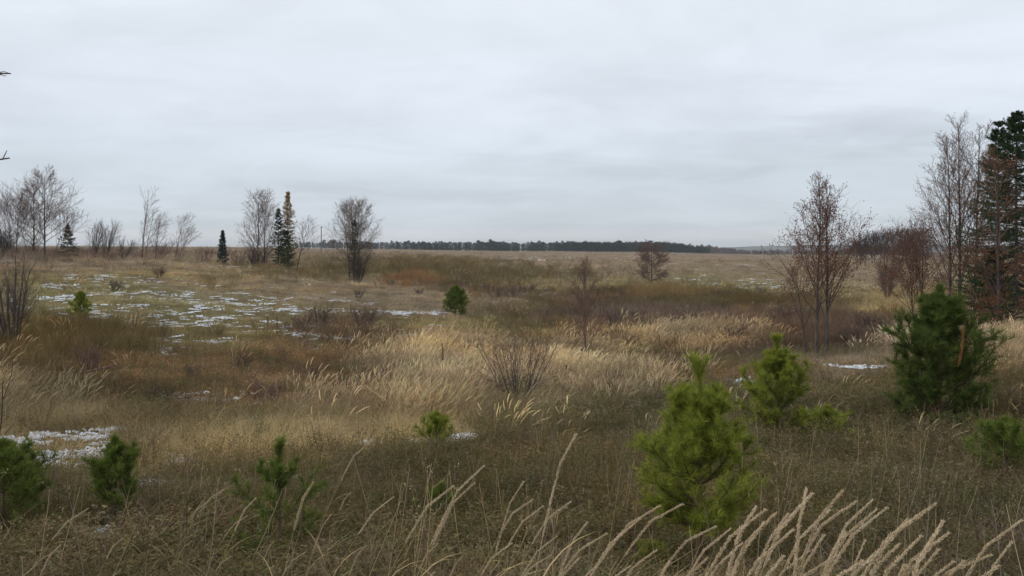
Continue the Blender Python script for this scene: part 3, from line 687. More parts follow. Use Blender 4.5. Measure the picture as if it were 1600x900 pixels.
def shrub(name, label, px, Y, top, spread, seed, bark, stems=12, n=(8, 6), rt=.005, group=None, lean=.0, leaf=None, nleaf=0, leafsize=.03, H=None, cat='shrub', leafpart='leaves', loc=None):
    rng = np.random.default_rng(seed); loc = spot(px, Y) if loc is None else loc; H = H or tall(px, Y, top)
    root = empty(name, loc, 0, label, cat, group)
    a = np.arange(stems) * 2.399 + rng.uniform(0, .8, stems); q = np.sqrt(rng.uniform(.02, 1, stems)) * spread / H
    P0 = np.stack([stem_path(rng, H * rng.uniform(.72, 1.0), (math.cos(a[i]) * q[i] + lean, math.sin(a[i]) * q[i]), k=7, wob=.02, x0=math.cos(a[i]) * .1, y0=math.sin(a[i]) * .1, curve=-.15) for i in range(stems)])
    R0 = np.stack([np.linspace(1, .25, 7) * max(H * .009, rt * 2) for _ in range(stems)])
    sb = MB(); tubes(sb, P0, R0, 5); sb.build('stems', bark, root, True)
    P1, R1, _ = grow(rng, P0, R0, n[0], .15, .98, lambda t: .42 * (1.15 - .7 * t), .55, .10, .1, 4, .55, rmin=rt * 1.2, bias=np.array([lean * .15, 0, 0]))
    P2, R2, _ = grow(rng, P1, R1, n[1], .2, 1, lambda t: .5 * (1.1 - .5 * t), .55, .06, .12, 3, .7, rmin=rt, bias=np.array([lean * .15, 0, 0]))
    cr = MB(); tubes(cr, P1, R1, 3); tubes(cr, P2, R2, 3); cr.build('twigs', bark, root)
    if leaf is not None:
        tips = np.concatenate([P2[:, -1], P1[:, -1]]); sel = rng.integers(0, len(tips), nleaf); B = tips[sel] + rng.normal(0, leafsize * .8, (nleaf, 3))
        D = nrm(rng.normal(0, 1, B.shape) - np.array([0, 0, .6])) * leafsize * rng.uniform(.6, 1.3, (nleaf, 1))
        lm = MB(); leaves(lm, B, D, leafsize * .42, rng.uniform(0, 1, nleaf), 0, rng); lo = lm.build(leafpart, leaf, root)
        if leafpart == 'berries': lo['kind'] = 'stuff'
    return root

# ---- conifers
def young_pine(label, px, Y, top, width, seed, mat, whorls=6, nbr=5, dens=420, nl=.06, nw=.0019, bare=.12, subs=6, lead=.2, lean=0.0, group='young pines on the near bank', fat=1.0, H=None, third=True, dead=False, el=(.25, .95), pw=None, belly=0.0):
    rng = np.random.default_rng(seed); loc = spot(px, Y); H = H or tall(px, Y, top); Wd = width / F * Y / 2
    root = empty('young_pine', loc, 0, label, 'pine', group)
    P0 = stem_path(rng, H, (lean, 0), k=9, wob=.006)[None]; R0 = (H * .017 * np.linspace(1, .22, 9))[None]
    tb = MB(); tubes(tb, P0, R0, 8); tb.build('trunk', M_BARK_PINE, root, True)
    zs = np.linspace(bare, 1 - lead, whorls) ** .93
    Ps, Rs = [], []
    for i, zr in enumerate(zs):
        nb = nbr + int(rng.integers(-1, 2)); f = (zr - bare) / (1 - bare)
        ln = max(Wd - nl * .3, .05) * (1.0 * (1 - f) ** (pw or (.8 if third else .95)) * (min(1, .62 + f * 2.2) if not belly else min(1, 1 - belly + belly * f * 4)) + .12) * 1.12
        for j in range(nb):
            az = j / nb * 6.28 + rng.uniform(-.35, .35) + i * 1.1; elv = el[0] + (el[1] - el[0]) * f + rng.normal(0, .12)
            l_ = ln * rng.uniform(.72, 1.12); l_ = min(l_, max(.10 * H, (1 - lead * .45 - zr) * H / math.sin(min(1.3, elv + .3)))); p = along(P0, np.array([[zr + rng.normal(0, .012)]]))[0][0, 0]; pts = [p]; e = elv
            for s in range(5):
                pts.append(pts[-1] + np.array([math.cos(az) * math.cos(e), math.sin(az) * math.cos(e), math.sin(e)]) * l_ / 5); e = min(e + .13, 1.35); az += rng.normal(0, .06)
            Ps.append(pts); Rs.append(np.linspace(1, .3, 6) * (.0055 * H * (.5 + .9 * (1 - f))))
    P1 = np.array(Ps); R1 = np.array(Rs)
    P2, R2, _ = grow(rng, P1, R1, subs, .16, .97, lambda t: .36 * (1.1 - .55 * t), .75, .13, .05, 4, .6, flat=.35)
    tipshoot = stem_path(rng, 1, (0, 0), k=4)[None]
    cr = MB(); tubes(cr, P1, R1, 5, mat=1); tubes(cr, P2, R2, 3, mat=1)
    def needles(P, t0, dens_, mb, mi=0, tb=0.0, dl=1.0):
        ln = np.linalg.norm(np.diff(P, axis=1), axis=2).sum(1); cnt = max(4, int(ln.mean() * dens_))
        t = rng.uniform(0, 1, (len(P), cnt)) ** .8 * (1 - t0) + t0
        pos, tan = along(P, t); a, b_ = basis(tan); ph = rng.uniform(0, 6.28, t.shape)[..., None]
        d = tan * rng.uniform(.55, 1.0, t.shape)[..., None] + (a * np.cos(ph) + b_ * np.sin(ph)) * rng.uniform(.5, 1.0, t.shape)[..., None]
        d[..., 2] += .08
        D = nrm(d) * (nl * 1.2 * dl * rng.uniform(.65, 1.15, t.shape))[..., None]
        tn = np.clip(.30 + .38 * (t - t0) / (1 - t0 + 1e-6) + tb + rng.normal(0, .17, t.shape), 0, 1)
        darts(mb, pos.reshape(-1, 3), D.reshape(-1, 3), nw * fat, tn.ravel(), mi, rng)
    if not third: P2, R2 = P2, R2
    P3, R3, _ = grow(rng, P2, R2, 3 if third else 1, .25, .85, lambda t: .55 + 0 * t, .7, .16, .05, 3, .6, flat=.3)
    tubes(cr, P3, R3, 3, mat=1)
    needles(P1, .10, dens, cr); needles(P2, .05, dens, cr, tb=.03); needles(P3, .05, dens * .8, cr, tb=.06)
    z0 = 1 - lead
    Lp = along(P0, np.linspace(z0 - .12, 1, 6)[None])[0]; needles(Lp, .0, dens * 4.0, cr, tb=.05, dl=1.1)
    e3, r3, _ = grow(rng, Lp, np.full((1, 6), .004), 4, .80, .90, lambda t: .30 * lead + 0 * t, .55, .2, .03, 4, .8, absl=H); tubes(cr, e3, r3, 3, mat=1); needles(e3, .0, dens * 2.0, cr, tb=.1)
    cr.build('crown', [mat, M_BARK_PINE], root)
    if dead:
        db = MB(); q = np.array([[-.02, -.62, H * .50], [.02, -.64, H * .58], [.06, -.63, H * .68], [.07, -.60, H * .75]])[None]
        t = rng.uniform(0, 1, (1, 260)); pos, tan = along(q, t); a, b_ = basis(tan); ph = rng.uniform(0, 6.28, t.shape)[..., None]
        D = nrm(tan * .9 + (a * np.cos(ph) + b_ * np.sin(ph)) * .5) * .07
        darts(db, pos.reshape(-1, 3), D.reshape(-1, 3), .004, rng.uniform(.2, .9, 260), 0, rng); tubes(db, q, np.full((1, 4), .008), 4)
        db.build('dead_shoot', M_DEAD, root)['label'] = 'orange brown dead shoot'
    return root
def spruce(name, label, px, Y, top, width, seed, mat, nb=120, n2=9, dens=55, nl=.09, nw=.014, group=None, bare=.03, droop=.25, H=None, profile=1.0, gap=.0, cat='spruce'):
    rng = np.random.default_rng(seed); loc = spot(px, Y); H = H or tall(px, Y, top); Wd = width / F * Y / 2
    root = empty(name, loc, 0, label, cat, group)
    P0 = stem_path(rng, H, (0, 0), k=9, wob=.003)[None]; R0 = (H * .012 * np.linspace(1, .1, 9))[None]
    tb = MB(); tubes(tb, P0, R0, 7); tb.build('trunk', M_BARK_DK, root, True)
    f = (np.arange(nb) + rng.uniform(0, 1, nb)) / nb; f = f ** .85
    lay = max(8, int(H * 2.2)); f = .6 * f + .4 * np.round(f * lay) / lay + rng.normal(0, .012, nb); f = np.clip(f, 0, .985)
    az = np.arange(nb) * 2.399 + rng.normal(0, .3, nb); ln = Wd * ((1 - f) ** profile * .95 + .05) * rng.uniform(.5, 1.3, nb) * np.clip(.7 + f * 3, 0, 1)
    p = along(P0, (bare + (1 - bare) * f)[None])[0][0]; e = -droop * (1 - f) + .55 * f ** 2; pts = [p]
    for s in range(5):
        ee = e + (s - 1.2) * .13
        pts.append(pts[-1] + np.stack([np.cos(az) * np.cos(ee), np.sin(az) * np.cos(ee), np.sin(ee)], 1) * (ln / 5)[:, None])
    P1 = np.stack(pts, 1); R1 = np.linspace(1, .3, 6)[None, :] * (.004 * H * (1.1 - f))[:, None]
    P2, R2, _ = grow(rng, P1, R1, n2, .2, .97, lambda t: .40 * (1.15 - .7 * t), .9, -.10, .08, 3, .6, flat=.75)
    cr = MB(); tubes(cr, P1, R1, 4, mat=1)
    for P, t0 in ((P1, .12), (P2, 0.0)):
        l_ = np.linalg.norm(np.diff(P, axis=1), axis=2).sum(1); cnt = max(3, int(l_.mean() * dens))
        t = rng.uniform(t0, 1, (len(P), cnt)); pos, tan = along(P, t); a, b_ = basis(tan); ph = rng.uniform(0, 6.28, t.shape)[..., None]
        d = tan * .7 + (a * np.cos(ph) + b_ * np.sin(ph)) * .7; d[..., 2] -= .12
        D = nrm(d) * (nl * rng.uniform(.6, 1.3, t.shape))[..., None]
        darts(cr, pos.reshape(-1, 3), D.reshape(-1, 3), nw, np.clip(rng.normal(.4, .25, t.size) + .25 * (t.ravel() - .5), 0, 1), 0, rng)
    tp = P0[:, -2:, :]; t = rng.uniform(.2, 1, (1, 60)); pos, tan = along(tp, t)
    D = nrm(rng.normal(0, .6, (60, 3)) + np.array([0, 0, .9])) * nl; darts(cr, pos.reshape(-1, 3), D, nw * .7, rng.uniform(.3, .8, 60), 0, rng)
    cr.build('crown', [mat, M_BARK_DK], root)
    return root

# ---- young pines, nearest first
young_pine('tallest looking bright green pine with pointed leader, nearest on the bank', 1092, 6.3, 566, 240, 11, M_NEEDLE, whorls=6, nbr=8, dens=600, bare=.22, subs=9, lead=.30, nl=.066, nw=.0016, pw=.85, el=(.12, .95), third=False)
young_pine('broad dense dark green young pine with a brown dead shoot in front', 1468, 14.2, 450, 200, 12, M_NEEDLE_DEEP, whorls=8, nbr=8, dens=430, nl=.105, nw=.0028, bare=.02, subs=7, lead=.20, el=(.3, 1.1), dead=True, pw=.60, belly=.38)
young_pine('bright green young pine just behind and right of the nearest pine', 1214, 13.6, 527, 150, 13, M_NEEDLE, whorls=5, nbr=7, dens=460, nl=.085, nw=.0026, bare=.20, subs=8, lead=.29, pw=1.05, el=(.25, .95), third=False)
young_pine('low spreading pine seedling in the middle right, beside the second bright pine', 1292, 13.0, 636, 125, 14, M_NEEDLE, whorls=4, nbr=5, dens=330, nl=.075, nw=.0028, bare=.12, subs=5, lead=.22, third=False)
young_pine('bushy young pine at the right frame edge below the dense dark pine', 1572, 10.2, 655, 165, 15, M_NEEDLE_DK, whorls=5, nbr=6, dens=360, nl=.075, nw=.0024, bare=.06, subs=6, lead=.18)
young_pine('small lone pine seedling at the foot of the bank beside straw', 682, 13.6, 646, 88, 16, M_NEEDLE, whorls=5, nbr=6, dens=420, nl=.07, nw=.003, bare=.06, subs=5, lead=.16, el=(.5, 1.1), third=False)
young_pine('straggly young pine with one tall upright leader among grey weeds', 437, 7.0, 694, 230, 17, M_NEEDLE_DK, whorls=3, nbr=6, dens=520, nl=.058, nw=.002, bare=.10, subs=5, lead=.40, el=(.25, .8), third=False)
young_pine('dark small pine on thin stem beside the snowy patch', 180, 8.0, 686, 135, 18, M_NEEDLE_DK, whorls=5, nbr=5, dens=520, nl=.055, nw=.002, bare=.24, subs=6, lead=.18, el=(.4, 1.0))
young_pine('dark bushy pine cut off by the left frame edge', 5, 7.6, 690, 200, 19, M_NEEDLE_DK, whorls=5, nbr=6, dens=480, nl=.06, nw=.002, bare=.08, subs=7, lead=.14)
young_pine('tiny pine seedling half hidden behind reed plumes left of centre', 690, 8.4, 758, 115, 20, M_NEEDLE_DK, whorls=3, nbr=5, dens=420, nl=.055, nw=.002, bare=.12, subs=4, lead=.24)
young_pine('tiny pine seedling in the grass at the foot of the nearest pine', 1018, 6.5, 850, 95, 21, M_NEEDLE, whorls=3, nbr=4, dens=420, nl=.05, nw=.002, bare=.1, subs=4, lead=.25)
young_pine('round dense pine standing alone on the slope in mid valley', 712, 63, 449, 52, 22, M_NEEDLE_DK, whorls=8, nbr=8, dens=110, nl=.13, nw=.011, bare=.03, subs=8, lead=.08, group='lone pines down in the valley', el=(.1, .9))
young_pine('small yellowish pine near the left edge on the snowy hillside', 126, 37, 457, 48, 23, M_NEEDLE, whorls=6, nbr=6, dens=200, nl=.10, nw=.0065, bare=.03, subs=6, lead=.12, group='lone pines down in the valley', el=(.3, 1.0))

# ---- right hand trees
G_T = 'leafless trees along the right'
bare_tree('bare_tree', 'left hand stem of the slim twin trees on the valley floor', 1276, 33.5, 284, 1.7, 31, M_BARK, M_BARK_RED, n=(30, 7, 5), stems=((0, .012, 1, 0, 0),), t0=.2, leaf=M_RUST, nleaf=2700, leafsize=.06, leaf_t=(.15, .95), group=G_T, rt=.0055, ang=.72, up=.16)
bare_tree('bare_tree', 'right hand stem of the slim twin trees on the valley floor', 1292, 33.9, 284, 1.8, 32, M_BARK, M_BARK_RED, n=(30, 7, 5), stems=((0, .0, .97, 0, 0),), t0=.2, leaf=M_RUST, nleaf=2900, leafsize=.06, leaf_t=(.15, .95), group=G_T, rt=.0055, ang=.72, up=.16)
bare_tree('bare_tree', 'short thin sapling leaning left beside the twin trees', 1260, 33.0, 425, 1.3, 33, M_BARK_DK, M_BARK_RED, n=(14, 6, 5), stems=((0, -.13, 1, 0, 0),), t0=.25, leaf=M_RUST, nleaf=500, leafsize=.06, group=G_T, rt=.005, ang=.7)
bare_tree('bare_tree', 'tall leafless birch with three stems beside the dark spruces', 1500, 45, 190, 2.6, 34, M_BARK, M_BARK_RED, n=(30, 8, 6), stems=((-.55, -.02, .90, 0, 0), (0, .0, 1, .02, 0), (.75, .025, .96, 0, 0)), t0=.18, leaf=M_TAN, nleaf=3000, leafsize=.07, leaf_t=(.2, .9), group=G_T, rt=.0065, ang=.75, up=.15)
bare_tree('bare_tree', 'russet leaved small tree left of the three stemmed birch', 1440, 50, 374, 1.9, 35, M_BARK_DK, M_BARK_RED, n=(28, 8, 5), kind='egg', t0=.12, leaf=M_RUST, nleaf=4200, leafsize=.085, group=G_T, rt=.007, stems=((0, .02, 1, 0, 0), (-.5, -.06, .85, 0, 0)))
spruce('spruce_tree', 'tall dark spruce with layered boughs at the right frame edge', 1588, 41, 176, 235, 36, M_SPRUCE, nb=250, n2=11, dens=60, nl=.105, nw=.012, group='dark spruces at the right edge', profile=.8)
spruce('spruce_tree', 'slightly shorter dark spruce left of the tallest spruce', 1560, 43, 190, 150, 37, M_SPRUCE, nb=210, n2=10, dens=60, nl=.105, nw=.012, group='dark spruces at the right edge', profile=.85)
spruce('spruce_tree', 'low broad dark spruce under the russet tree at right', 1550, 37, 390, 130, 38, M_SPRUCE, nb=90, n2=9, dens=48, nl=.11, nw=.016, group='dark spruces at the right edge', profile=.7)
bare_tree('bare_tree', 'tree full of russet dead leaves in front of the spruces', 1560, 36, 256, 1.5, 39, M_BARK_DK, M_BARK_RED, n=(34, 7, 5), kind='egg', t0=.03, leaf=M_RUST, nleaf=6500, leafsize=.07, leaf_t=(-.1, .6), group=G_T, rt=.005, ang=.9, up=.03)
shrub('bare_shrub', 'rounded fan shaped leafless bush on pale grass at right', 1386, 82, 408, 1.35, 41, M_BARK_RED, stems=22, n=(9, 6), rt=.010)
bare_tree('bare_tree', 'round dark leafless tree standing alone in the middle of the plain', 1018, 122, 386, 1.75, 42, M_BARK_DK, M_BARK_RED, n=(46, 9, 7), kind='egg', t0=.03, rt=.017, ang=1.2, up=.01, r0=.016, leaf=M_TAN, nleaf=500, leafsize=.10)
bare_tree('bare_tree', 'thin purplish sapling in mid valley among straw grass', 915, 32.5, 412, 1.15, 43, M_BARK_RED, M_BARK_RED, n=(36, 7, 5), t0=.08, rt=.0046, ang=.6, up=.12, r0=.008)
shrub('berry_bush', 'leafless bush with dark red berries among tall straw grass', 810, 22.3, 522, 1.5, 44, M_BARK, stems=15, n=(7, 5), rt=.0034, leaf=M_BERRY, nleaf=420, leafsize=.034, leafpart='berries')
shrub('bare_shrub', 'tall dark leafless bush at the left frame edge', 18, 28.5, 394, .75, 45, M_BARK, stems=13, n=(8, 6), rt=.0042)
shrub('yellow_leaved_shrub', 'low shrub with a few bright yellow leaves near the left pine', 88, 33, 496, .7, 46, M_BARK_DK, stems=10, n=(6, 5), rt=.004, leaf=M_YELLOW, nleaf=200, leafsize=.07)

# ---- crest trees on the left
G_L = 'leafless trees along the left crest'
bare_tree('bare_tree', 'tallest leafless tree on the left crest with pointed crown', 70, 106, 274, 4.2, 51, M_BARK_DK, M_BARK_RED, n=(36, 9, 6), t0=.14, rt=.0115, ang=1.0, up=.05, group=G_L, leaf=M_TAN, nleaf=900, leafsize=.13)
bare_tree('bare_tree', 'second tallest leafless tree just left of the tallest one', 53, 108, 287, 2.6, 52, M_BARK_DK, M_BARK_RED, n=(28, 8, 5), t0=.14, rt=.0115, ang=.95, up=.06, group=G_L, leaf=M_TAN, nleaf=500, leafsize=.13)
bare_tree('bare_tree', 'broad leafless tree nearest the left frame edge on the crest', 26, 104, 320, 3.0, 53, M_BARK_DK, M_BARK_RED, n=(20, 8, 6), kind='egg', t0=.15, rt=.0115, ang=.8, group=G_L, stems=((0, .02, 1, 0, 0), (-.6, -.1, .85, 0, 0)))
bare_tree('bare_tree', 'low leafless tree leaning right beneath the tallest crest tree', 84, 104, 345, 2.2, 54, M_BARK_DK, M_BARK_RED, n=(18, 7, 5), kind='egg', t0=.25, rt=.011, stems=((0, .42, 1, 0, 0),), group=G_L)
spruce('spruce_tree', 'small dark spruce under the left crest trees', 106, 107, 352, 44, 55, M_SPRUCE, nb=70, n2=6, dens=14, nl=.25, nw=.05)
shrub('bare_shrub', 'dark dense bush at the left frame edge on the crest', 3, 108, 352, 1.6, 56, M_BARK_DK, stems=22, n=(8, 6), rt=.014)
wind = np.array([.07, 0, 0])
for i, (px, top, sp, lean, lab) in enumerate([
    (222, 306, 2.3, .10, 'tallest of the wind bent leafless trees on the left horizon'),
    (243, 345, 1.9, .12, 'low wind bent tree touching the tallest bent one'),
    (274, 343, 2.0, .22, 'rightmost wind bent leafless tree on the left horizon')]):
    bare_tree('bare_tree', lab, px, 112, top, sp * .85, 60 + i, M_BARK, M_BARK_RED, n=(13, 5, 4), kind='egg', t0=.15, rt=.011, stems=((0, lean, 1, 0, 0), (.4, lean * 1.8, .66, 0, 0))[:1 if i == 1 else 2], ang=.65, up=.1, bias=wind, group='wind bent trees on the left horizon')
for i, (px, top, lab) in enumerate([(146, 350, 'thin leafless bush left of the paired crest bushes'), (164, 348, 'taller thin leafless bush leaning right on the crest'), (192, 372, 'low leafless bush beside the tallest bent tree'), (14, 368, 'low tangled bush at the far left of the crest'),
                                    (46, 362, 'dense low bush beneath the second tallest crest tree'), (250, 376, 'low brush under the small bent tree'), (318, 384, 'low reddish bush left of the lone small spruce'), (372, 388, 'low bush left of the twin stemmed birch')]):
    shrub('bare_shrub', lab, px, 110, top, 1.5 if i < 2 else 1.9, 70 + i, M_BARK if i < 3 else M_BARK_RED, stems=12, n=(7, 5), rt=.0115, lean=.15, group='bushes along the left crest')
spruce('spruce_tree', 'lone small bluish spruce cone against the left horizon', 348, 135, 361, 24, 80, M_BLUE_SPRUCE, nb=130, n2=6, dens=14, nl=.28, nw=.07, H=None)
bare_tree('bare_tree', 'twin stemmed leafless birch left of the golden larch', 404, 116, 308, 2.4, 81, M_BARK_DK, M_BARK_PALE, n=(30, 8, 5), kind='egg', t0=.12, rt=.011, stems=((-.1, 0, 1, 0, 0), (.75, .02, .95, 0, 0)), leaf=M_TAN, nleaf=1600, leafsize=.13, up=.10, ang=.85, group='trees rising from the gully')
spruce('spruce_tree', 'narrow dark spruce between the birch and the golden larch', 435, 117, 327, 32, 82, M_SPRUCE, nb=90, n2=6, dens=13, nl=.28, nw=.05, profile=.6)
spruce('larch_tree', 'tall narrow larch with thin golden needles', 450, 118, 300, 44, 83, M_LARCH, nb=200, n2=6, dens=10, nl=.24, nw=.05, profile=.75, droop=0.0, cat='larch')
spruce('spruce_tree', 'dark bushy spruce at the foot of the golden larch', 447, 115, 362, 44, 84, M_SPRUCE, nb=80, n2=7, dens=13, nl=.26, nw=.05, profile=.55)
bare_tree('bare_tree', 'small bare bush like tree leaning right of the larch', 462, 117, 352, 2.2, 85, M_BARK, M_BARK_PALE, n=(14, 6, 5), kind='egg', stems=((0, .25, 1, 0, 0),), t0=.3, rt=.0115, group='trees rising from the gully')
bare_tree('bare_tree', 'broad leafless tree of four stems alone right of the larch', 553, 120, 320, 2.4, 86, M_BARK_DK, M_BARK_PALE, n=(26, 8, 5), kind='egg', t0=.25, rt=.011, stems=((-.5, -.09, .92, 0, 0), (.1, .02, 1, 0, 0), (.5, .06, .95, 0, 0), (0, -.03, .96, 0, 0)), leaf=M_TAN, nleaf=2200, leafsize=.13, up=.09, ang=.9, group='trees rising from the gully')
spruce('spruce_tree', 'slim dark spruce growing up through the four stemmed tree', 554, 118, 345, 30, 87, M_SPRUCE, nb=70, n2=5, dens=11, nl=.26, nw=.04, profile=.5)
shrub('bare_shrub', 'dark tangled bush around the foot of the four stemmed tree', 560, 117, 392, 1.8, 88, M_BARK_DK, stems=20, n=(8, 6), rt=.0115)
shrub('bare_shrub', 'dark brush around the foot of the twin stemmed birch', 402, 114, 388, 2.2, 89, M_BARK_DK, stems=20, n=(8, 6), rt=.0115)

# ---- willow thickets
wr = np.random.default_rng(5)
for i, (px, Y, top) in enumerate([(600, 122, 430), (618, 126, 424), (640, 122, 422), (655, 128, 420), (668, 120, 428), (690, 124, 430), (632, 118, 436)]):
    shrub('willow_shrub', 'orange stemmed willow bush in the gully behind the near ridge', px, Y, top, 1.5, 110 + i, M_WILLOW_RED, stems=16, n=(7, 5), rt=.0115, group='orange willows in the gully')
k_ = 0
for px, Y, top in [(975, 92, 452), (990, 86, 448), (1002, 95, 440), (1016, 84, 446), (1030, 96, 437), (1044, 86, 444), (1058, 94, 440), (1072, 84, 452), (1088, 92, 450), (1104, 86, 458), (1122, 90, 460), (958, 84, 462), (940, 90, 462), (905, 86, 462), (880, 92, 462), (1145, 84, 468), (800, 98, 446), (775, 96, 446), (822, 104, 446), (925, 80, 470)]:
    col = M_WILLOW if 985 < px < 1095 else M_BARK_RED
    lab = 'olive brown willow bush in the thicket below the round tree' if col is M_WILLOW else 'purplish leafless bush at the fringe of the willow thicket'
    shrub('willow_shrub', lab, px, Y, top, 1.5, 130 + k_, col, stems=16, n=(7, 5), rt=.010, group='willow thicket in mid valley' if col is M_WILLOW else 'purplish bushes in mid valley'); k_ += 1

# ---- low shrubs dotted over the valley
sr = np.random.default_rng(21); low = []
for i in range(4):
    o_ = shrub('low_shrub', ['low reddish leafless shrub rising from the valley grass', 'low dark leafless shrub rising from the valley grass', 'low ochre stemmed leafless shrub rising from the valley grass', 'low grey brown leafless shrub rising from the valley grass'][i], 800, 60, 0, .55, 700 + i, [M_BARK_RED, M_BARK_DK, M_WILLOW, M_BARK][i], stems=11, n=(7, 5), rt=.006, group='low leafless shrubs scattered over the valley', H=1.0, loc=(0, 0, 0)); low.append(o_)
pl = [(470,520),(500,512),(535,528),(570,518),(600,530),(250,375+60),(180,455),(330,455),(610,420+30),(655,462),(560,470),(760,455),(740,470),(850,500),(880,520),(960,520),(1000,512),(1060,505),(1110,512),(1160,500),(1200,520),(1230,505),(1130,470),(1190,460),(830,470),(860,455),(1340,500),(1360,525),(1420,515),(1330,545),(1390,500),(1150,545),(1110,556),(985,545),(700,560),(745,575),(640,560),(480,600),(380,585),(300,600),(250,640),(420,640),(140,590),(60,545),(30,560),(110,545)]
for i, (px, py) in enumerate(pl):
    u = (px - 800) / F; d_ = np.exp(np.linspace(math.log(14), math.log(170), 900)); rows = proj(u * d_, d_, ground(u * d_, d_))[1]
    Y = float(d_[np.argmin(np.abs(rows - py))]); v = int(sr.integers(0, 4)); o_ = low[v] if i < 4 and False else None
    sz = sr.uniform(.6, 1.25) * (1 if Y > 40 else .8)
    if i < 4: o_ = low[i]; o_.location = spot(px, Y); o_.scale = (sz * 1.2, sz * 1.2, sz)
    else: o_ = copy_tree(low[v], spot(px, Y), sr.uniform(0, 6.28), (sz * sr.uniform(.8, 1.6), sz * sr.uniform(.8, 1.6), sz))
# ---- dark wood on the right, behind the twin trees
for i in range(16):
    px = 1338 + i * 7.2 + wr.uniform(-3, 3); Y = wr.uniform(185, 225)
    top = 394 - 24 * math.sin(min(1, (px - 1325) / 75) * 1.57) + wr.uniform(-3, 3)
    bare_tree('bare_tree', 'dark leafless tree in the small wood behind the twin trees', px, Y, top, 2.6, 160 + i, M_BARK_DK, M_BARK_DK, n=(18, 6, 5), kind='egg', t0=.06, rt=.028, ang=.8, up=.1, r0=.014, group='dark small wood at the right')

# ---- far shelter belt of pines
def far_pine(rng):
    mb = MB(); H = 1.0; tubes(mb, np.array([[[0, 0, -.05], [.01, 0, .5], [0, 0, .95]]]), np.array([[.018, .013, .004]]), 5, mat=1)
    n = 420; z = rng.uniform(.10, 1.0, n); w_ = .19 * np.sqrt(np.clip(1 - ((z - .54) / .48) ** 2, .03, 1)) * (.7 + .6 * vnoise(z * 9, z * 0 + rng.uniform(0, 99), 4))
    a = rng.uniform(0, 6.28, n); q = w_ * np.sqrt(rng.uniform(.05, 1, n)); B = np.stack([q * np.cos(a), q * np.sin(a), z], 1)
    D = nrm(rng.normal(0, 1, (n, 3)) + np.array([0, 0, .3])) * rng.uniform(.05, .11, n)[:, None]
    leaves(mb, B, D, .030, np.clip(rng.normal(.45, .25, n), 0, 1), 0, rng); return mb
fr = np.random.default_rng(9)
fpm = [far_pine(fr).mesh('pine_tree', [M_FARPINE, M_BARK_DK]) for _ in range(7)]
x = 462.0; i = 0
while x < 1108:
    dens = 1.0 if x > 640 else 1.35
    Y = 900 + fr.uniform(-25, 25) + max(0, (x - 900)) * .25
    top = np.interp(x, [460, 560, 640, 760, 860, 930, 1000, 1060, 1108], [379.5, 378.5, 378, 378.5, 378.5, 378, 379.5, 381.5, 385.5]) + fr.normal(0, 1.2) + 4.0 * (.5 - float(fbm(x / 22, 0.3, 6, 2)))
    if not (700 < x < 1000 and fr.uniform() < .08):
        p = spot(x, Y); H = tall(x, Y, top)
        o = bpy.data.objects.new('pine_tree', fpm[int(fr.integers(0, 7))]); COL.objects.link(o); o.location = p
        w_ = H * fr.uniform(1.0, 1.5); o.scale = (w_, w_, H); o.rotation_euler = (0, 0, fr.uniform(0, 6.28))
        put(o, 'dark pine in the far shelter belt along the horizon', 'pine', 'pines of the far shelter belt'); i += 1
    x += fr.uniform(1.7, 3.3) * dens

# far leafless woods and the blue ridge
def far_bare(rng):
    mb = MB(); n = 150; z = rng.uniform(.2, 1, n); a = rng.uniform(0, 6.28, n); q = .28 * np.sqrt(np.clip(1 - ((z - .5) / .55) ** 2, .03, 1)) * np.sqrt(rng.uniform(0, 1, n))
    B = np.stack([q * .5 * np.cos(a), q * .5 * np.sin(a), z - .15], 1); D = np.stack([np.cos(a) * q * .6, np.sin(a) * q * .6, np.full(n, .22)], 1)
    darts(mb, B, D, .014, rng.uniform(0, 1, n), 0, rng); tubes(mb, np.array([[[0, 0, -.05], [0, 0, .5], [0, 0, .9]]]), np.array([[.03, .02, .005]]), 4)
    return mb
M_FARBARE = leafmat('far_leafless_twigs', (.085, .065, .055), (.17, .13, .11), 0.0)
n = 700; u = fr.uniform(1035, 1420, n); Yd = fr.uniform(1150, 1500, n); X = (u - 800) / F * Yd
hh = fr.uniform(8, 13, n) * (1 - .45 * sm(1110, 1170, u) * (1 - sm(1300, 1340, u)))
Z = ground(X, Yd)
n2_ = 260; u2 = fr.uniform(880, 1060, n2_); Y2 = fr.uniform(985, 1100, n2_); X2 = (u2 - 800) / F * Y2
X = np.concatenate([X, X2]); Yd = np.concatenate([Yd, Y2]); Z = ground(X, Yd); hh = np.concatenate([hh, fr.uniform(9, 13, n2_)]); n += n2_
scatter('leafless_woods', 'far grey brown leafless woods below the blue ridge', [far_bare(fr).mesh('leafless_woods', [M_FARBARE]) for _ in range(5)], np.stack([X, Yd, Z], 1),
        np.stack([0 * X, 0 * X, fr.uniform(0, 6.28, n)], 1), np.stack([hh * 1.1, hh * 1.1, hh], 1), fr.integers(0, 5, n), np.ones((n, 3)))
